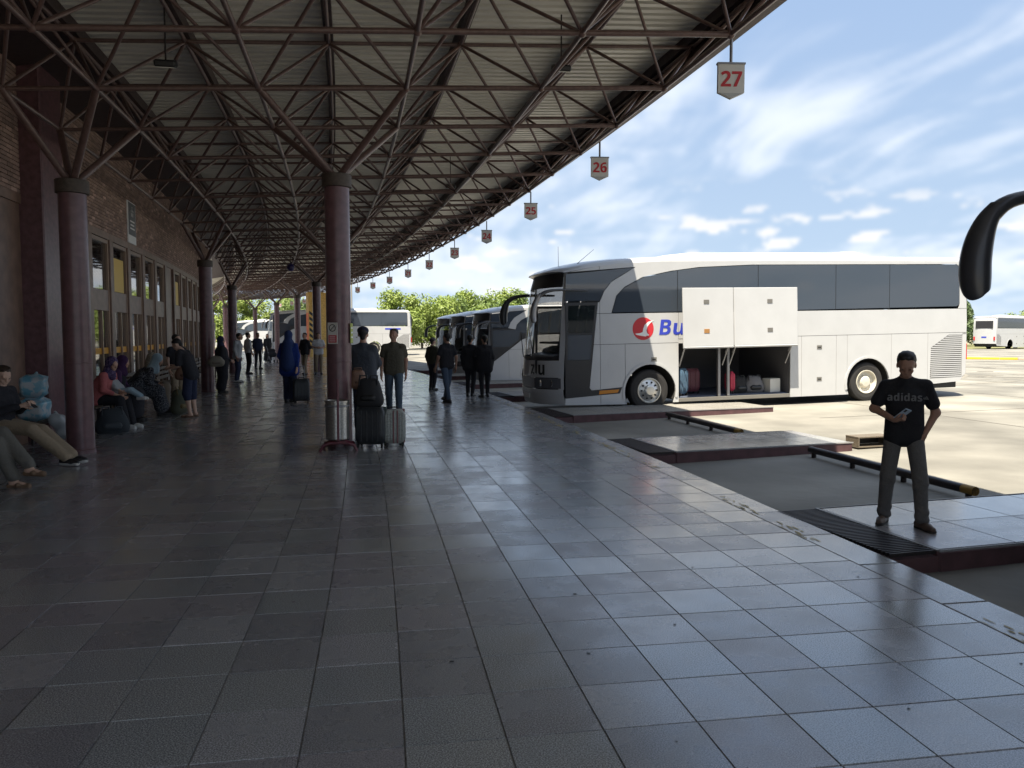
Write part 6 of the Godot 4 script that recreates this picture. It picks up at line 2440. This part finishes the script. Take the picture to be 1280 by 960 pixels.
	J.ell = Vector3(0.24, 1.14, 0.06); J.wrl = Vector3(0.16, 1.02, 0.26)
	J.elr = Vector3(-0.24, 1.14, 0.06); J.wrr = Vector3(-0.16, 1.02, 0.26)
	person("man in dark jacket and flat cap standing with his back turned beside the column", Transform3D(Basis(Vector3.UP, PI - 0.1).scaled(Vector3.ONE * 1.05), Vector3(-0.13, 0.004, -13.9)), J,
		{"top": jacket, "top_name": "jacket", "sleeve": 1.95, "hem": 0.16, "fat": 1.12, "legs": navy, "shoes": shoe, "hair": hair, "cap": navy, "cell": 0.02})
	# woman in blue
	J = J_stand(0.15, 0.09)
	J.wrl = Vector3(0.22, 0.95, 0.12); J.wrr = Vector3(-0.24, 0.86, -0.10)
	person("woman in long blue headscarf and coat standing by her trolley case", Transform3D(Basis(Vector3.UP, PI - 0.3).scaled(Vector3.ONE * 1.03), Vector3(-2.02, 0.004, -20.4)), J,
		{"top": blue, "top_name": "coat", "sleeve": 1.9, "hem": 0.22, "fat": 1.22, "legs": navy, "loose": 1.25, "shoes": shoe, "scarf": cloth("scarf_blue", 0.037, 0.062, 0.175), "long_scarf": true, "cell": 0.022})
	# group by the coach fronts
	J = J_stand(0.1, 0.09)
	person("man in dark vest and hat standing left of the walking man in jeans", Transform3D(Basis(Vector3.UP, 2.4).scaled(Vector3.ONE * 0.92), Vector3(1.85, 0.004, -24.0)), J, {"top": cloth("cloth_moss", 0.064, 0.064, 0.045), "sleeve": 1.6, "legs": blk, "shoes": shoe, "hair": hair, "cap": chr})
	J = J_stand(-0.6, 0.09)
	person("man in black t-shirt and blue jeans striding before the coach fronts", Transform3D(Basis(Vector3.UP, PI + 0.55), Vector3(1.87, 0.004, -19.7)), J, {"top": blk, "sleeve": 0.65, "hem": 0.06, "legs": cloth("cloth_jeans2", 0.088, 0.120, 0.176), "shoes": shoe, "hair": hair, "skin": M("skin_dark")})
	J = J_stand(0.25, 0.09)
	person("person in black, left one of the pair by the second coach", Transform3D(Basis(Vector3.UP, PI - 0.4).scaled(Vector3.ONE * 0.97), Vector3(2.68, 0.004, -21.4)), J, {"top": blk, "sleeve": 1.9, "hem": 0.15, "fat": 1.15, "legs": blk, "shoes": shoe, "hair": hair, "skin": M("skin_dark")})
	J = J_stand(-0.2, 0.10)
	J.ell = Vector3(0.24, 1.15, 0.05); J.wrl = Vector3(0.12, 1.10, 0.24)
	person("person in black, right one of the pair by the second coach", Transform3D(Basis(Vector3.UP, PI + 0.2).scaled(Vector3.ONE * 0.97), Vector3(3.02, 0.004, -21.05)), J, {"top": blk, "sleeve": 1.9, "hem": 0.18, "fat": 1.2, "legs": blk, "shoes": shoe, "hair": hair, "skin": M("skin_dark")})

	# seated near left: woman with phone, stretched beige legs
	J = J_sit(0.95, 0.02)
	J.knl = Vector3(0.10, 0.44, 0.50); J.anl = Vector3(0.06, 0.12, 0.93); J.knr = Vector3(-0.08, 0.47, 0.48); J.anr = Vector3(-0.03, 0.10, 0.90)
	J.wrl = Vector3(0.05, 0.78, 0.34); J.wrr = Vector3(-0.06, 0.78, 0.34); J.ell = Vector3(0.22, 0.70, 0.10); J.elr = Vector3(-0.22, 0.70, 0.10)
	J.griplL = true; J.nod = 0.45; J.turn = -0.5
	var wp := S(-4.72, 11.35, PI / 2 - 0.28)
	person("woman in dark jacket and beige trousers seated with a phone", wp, J, {"top": blk, "top_name": "jacket", "sleeve": 1.85, "hem": 0.05, "legs": beige, "loose": 1.2, "shoes": shoe, "sole": sneak, "hair": hairb, "long_hair": true, "skin": M("skin_light"), "cell": 0.018, "fine": true})
	mb = MB.new()
	mb.box(Vector3.ZERO, Vector3(0.075, 0.155, 0.009), Basis(), 0.003)
	var p2 := thing("phone", "dark phone in the hands of the seated woman", "phone", wp * Transform3D(Basis(Vector3.RIGHT, -0.9), Vector3(0.0, 0.80, 0.44)))
	build(mb, "case", M("black"), p2)
	mb = MB.new()
	mb.box(Vector3(0, 0, 0.0052), Vector3(0.067, 0.145, 0.001))
	build(mb, "screen", M("coach_black"), p2)
	# nearest seated person, crossed grey legs and sandals
	J = J_sit(0.60, 0.02)
	J.knl = Vector3(0.06, 0.58, 0.46); J.anl = Vector3(-0.08, 0.22, 0.82); J.yawl = -0.2
	J.knr = Vector3(-0.08, 0.49, 0.47); J.anr = Vector3(-0.10, 0.085, 0.66)
	person("person in grey trousers and sandals with crossed legs, cut off at left edge", S(-4.55, 9.75, PI / 2 - 0.1), J, {"top": chr, "sleeve": 1.8, "legs": grey, "loose": 1.25, "leg_len": 0.92, "hair": hair, "skin": M("skin_light"), "cell": 0.018, "fine": true})

	# seated women by the second bench
	J = J_sit(0.55, 0.12)
	J.nod = 0.35; J.turn = -0.3
	J.wrl = Vector3(0.02, 0.62, 0.40); J.wrr = Vector3(-0.10, 0.60, 0.42)
	person("seated woman in pink top and violet patterned headscarf", S(-4.70, 15.55, PI / 2 - 0.25), J, {"top": pink, "sleeve": 1.6, "fat": 1.2, "legs": blk, "loose": 1.25, "shoes": sneak, "sole": sneak, "scarf": violet, "cell": 0.02})
	# small child lying over her lap
	var cb := S(-4.42, 15.62, PI / 2 - 0.25)
	J = J_sit(0.62, 0.0)
	J.pel = Vector3(0.05, 0.70, 0.06); J.chest = Vector3(-0.02, 0.90, -0.06); J.neck = Vector3(-0.03, 1.03, -0.08); J.head = Vector3(-0.05, 1.15, -0.07)
	J.shl = Vector3(0.10, 0.99, -0.06); J.ell = Vector3(0.16, 0.82, 0.06); J.wrl = Vector3(0.14, 0.72, 0.20)
	J.shr = Vector3(-0.15, 0.99, -0.06); J.elr = Vector3(-0.18, 0.82, 0.06); J.wrr = Vector3(-0.12, 0.72, 0.20)
	J.hil = Vector3(0.11, 0.68, 0.08); J.knl = Vector3(0.13, 0.74, 0.36); J.anl = Vector3(0.12, 0.56, 0.64)
	J.hir = Vector3(-0.02, 0.68, 0.08); J.knr = Vector3(-0.02, 0.74, 0.36); J.anr = Vector3(-0.02, 0.56, 0.66)
	person("small child in pale clothes and white shoes on the pink woman's lap", Transform3D(cb.basis.scaled(Vector3.ONE * 0.66), cb.origin + Vector3(0, 0.20, 0)), J, {"top": pale, "sleeve": 1.4, "legs": sky_, "shoes": sneak, "sole": sneak, "hair": hair, "cell": 0.022})
	J = J_sit(0.42, 0.10)
	J.turn = 0.4
	person("seated woman in plum headscarf and black clothes", S(-4.76, 16.65, PI / 2), J, {"top": plum, "sleeve": 1.9, "fat": 1.15, "robe": blk, "shoes": shoe, "scarf": plum, "cell": 0.022})
	J = J_sit(0.52, 0.22)
	J.nod = 0.4; J.turn = 0.2
	J.wrl = Vector3(0.08, 0.66, 0.46); J.wrr = Vector3(-0.08, 0.62, 0.46)
	person("seated woman in pale blue headscarf and black flowered dress", S(-4.60, 17.75, PI / 2 + 0.1), J, {"top": flower, "sleeve": 1.9, "fat": 1.3, "robe": flower, "shoes": shoe, "scarf": sky_, "cell": 0.022})
	J = J_sit(0.42, 0.10)
	J.nod = 0.3
	person("seated woman in stone patterned headscarf beside the flowered dress", S(-4.66, 18.75, PI / 2 + 0.1), J, {"top": stone, "sleeve": 1.9, "fat": 1.15, "robe": cloth("cloth_taupe", 0.200, 0.163, 0.125), "shoes": shoe, "scarf": stone, "cell": 0.024})
	# standing pair by the wall
	J = J_stand(0.0, 0.09)
	J.wrl = Vector3(0.16, 1.0, 0.22); J.ell = Vector3(0.24, 1.14, 0.0); J.turn = 0.3
	person("young woman in black t-shirt with a white headband by the wall", S(-4.12, 19.9, 0.75, 0.98), J, {"top": blk, "sleeve": 0.55, "legs": beige, "loose": 1.15, "shoes": shoe, "hair": hair, "skin": M("skin_light"), "cell": 0.022})
	J = J_stand(0.0, 0.11)
	J.chest = Vector3(0, 1.24, 0.08); J.neck = Vector3(0, 1.41, 0.19); J.head = Vector3(0, 1.52, 0.28); J.nod = 0.75
	J.shl = Vector3(0.18, 1.36, 0.15); J.shr = Vector3(-0.18, 1.36, 0.15)
	J.ell = Vector3(0.24, 1.10, 0.14); J.wrl = Vector3(0.16, 1.04, 0.38); J.elr = Vector3(-0.24, 1.10, 0.14); J.wrr = Vector3(-0.14, 1.05, 0.38)
	person("person in black top and knee length black shorts bowing over, in sandals", S(-3.42, 17.3, -1.9, 0.98), J, {"top": blk, "sleeve": 0.9, "hem": 0.10, "legs": navy, "leg_len": 0.25, "loose": 1.35, "hair": hair, "skin": M("skin_light"), "cell": 0.02})
	# farther ones along the wall
	J = J_stand(0.0, 0.10)
	J.wrl = Vector3(0.10, 1.0, 0.26); J.wrr = Vector3(-0.10, 0.98, 0.26)
	person("woman in black robes and dark headscarf holding a beige bag by the second column", S(-3.62, 24.4, PI / 2 + 0.3, 0.95), J, {"top": blk, "sleeve": 1.9, "fat": 1.3, "robe": blk, "shoes": shoe, "scarf": navy})
	J = J_stand(0.0, 0.10)
	J.chest = Vector3(0, 1.25, 0.05); J.head = Vector3(0, 1.58, 0.1); J.neck = Vector3(0, 1.44, 0.06)
	person("man in pale grey shirt and dark trousers waiting along the wall", S(-3.55, 29.6, PI / 2 - 0.2, 1.03), J, {"top": pale, "sleeve": 1.7, "hem": 0.08, "legs": navy, "shoes": sneak, "hair": hair, "fat": 1.1})
	J = J_stand(0.1, 0.10)
	person("man in white shirt behind the pale grey shirt man", S(-3.4, 36.0, PI / 2 + 0.5, 1.03), J, {"top": white, "sleeve": 1.5, "legs": blk, "shoes": shoe, "hair": hair, "cell": 0.034})
	J = J_stand(0.1, 0.10)
	person("person in dark clothes farthest along the shop wall", S(-3.0, 41.0, 0.4, 1.03), J, {"top": navy, "sleeve": 1.5, "legs": blk, "shoes": shoe, "hair": hair, "cell": 0.034})
	J = J_stand(0.3, 0.09)
	var sw := person("woman in black pushing a stroller far down the platform", Transform3D(Basis(Vector3.UP, 0.4), Vector3(-6.2, 0.004, -50.0)), J, {"top": blk, "sleeve": 1.7, "robe": blk, "shoes": shoe, "hair": hair, "long_hair": true, "cell": 0.036})
	stroller(Transform3D(Basis(Vector3.UP, 0.4), Vector3(-5.85, 0, -49.3)))
	J = J_stand(0.35, 0.09)
	person("man in black top and beige trousers walking right of the woman in blue", Transform3D(Basis(Vector3.UP, -0.6).scaled(Vector3.ONE * 1.02), Vector3(-2.72, 0.004, -34.0)), J, {"top": blk, "sleeve": 1.2, "hem": 0.08, "legs": beige, "shoes": shoe, "hair": hair, "cell": 0.03})
	J = J_stand(0.1, 0.10)
	J.wrl = Vector3(0.08, 1.12, 0.25); J.wrr = Vector3(-0.08, 1.12, 0.25); J.ell = Vector3(0.25, 1.14, 0.05); J.elr = Vector3(-0.25, 1.14, 0.05)
	person("man in white t-shirt with hands together beside the striped pylon", Transform3D(Basis(Vector3.UP, 0.1).scaled(Vector3.ONE * 1.02), Vector3(-2.20, 0.004, -34.6)), J, {"top": white, "sleeve": 0.6, "hem": 0.08, "legs": beige, "shoes": shoe, "hair": hair, "cell": 0.03})

func stroller(t: Transform3D) -> void:
	var o := thing("stroller", "small stroller pushed far down the platform", "stroller", t)
	var b := []
	cap(b, Vector3(-0.1, 0.5, 0), Vector3(0.1, 0.5, 0), 0.16, 0.16)
	cap(b, Vector3(-0.1, 0.72, -0.16), Vector3(0.1, 0.72, -0.16), 0.13, 0.13)
	net_part(o, "seat", b, 0.035, 0.05, M("cloth_black"))
	for x in [-0.2, 0.2]:
		var mb := MB.new()
		mb.tube(Vector3(x, 0.1, 0.3), Vector3(x, 1.0, -0.5), 0.015, 0.015, 6)
		mb.tube(Vector3(x, 0.1, -0.3), Vector3(x, 0.6, 0.0), 0.015, 0.015, 6)
		build(mb, "frame", M("grey_metal"), o)
		for z in [0.3, -0.3]:
			mb = MB.new()
			mb.tube(Vector3(x - 0.02, 0.09, z), Vector3(x + 0.02, 0.09, z), 0.09, 0.09, 14)
			build(mb, "wheel", M("rubber"), o)
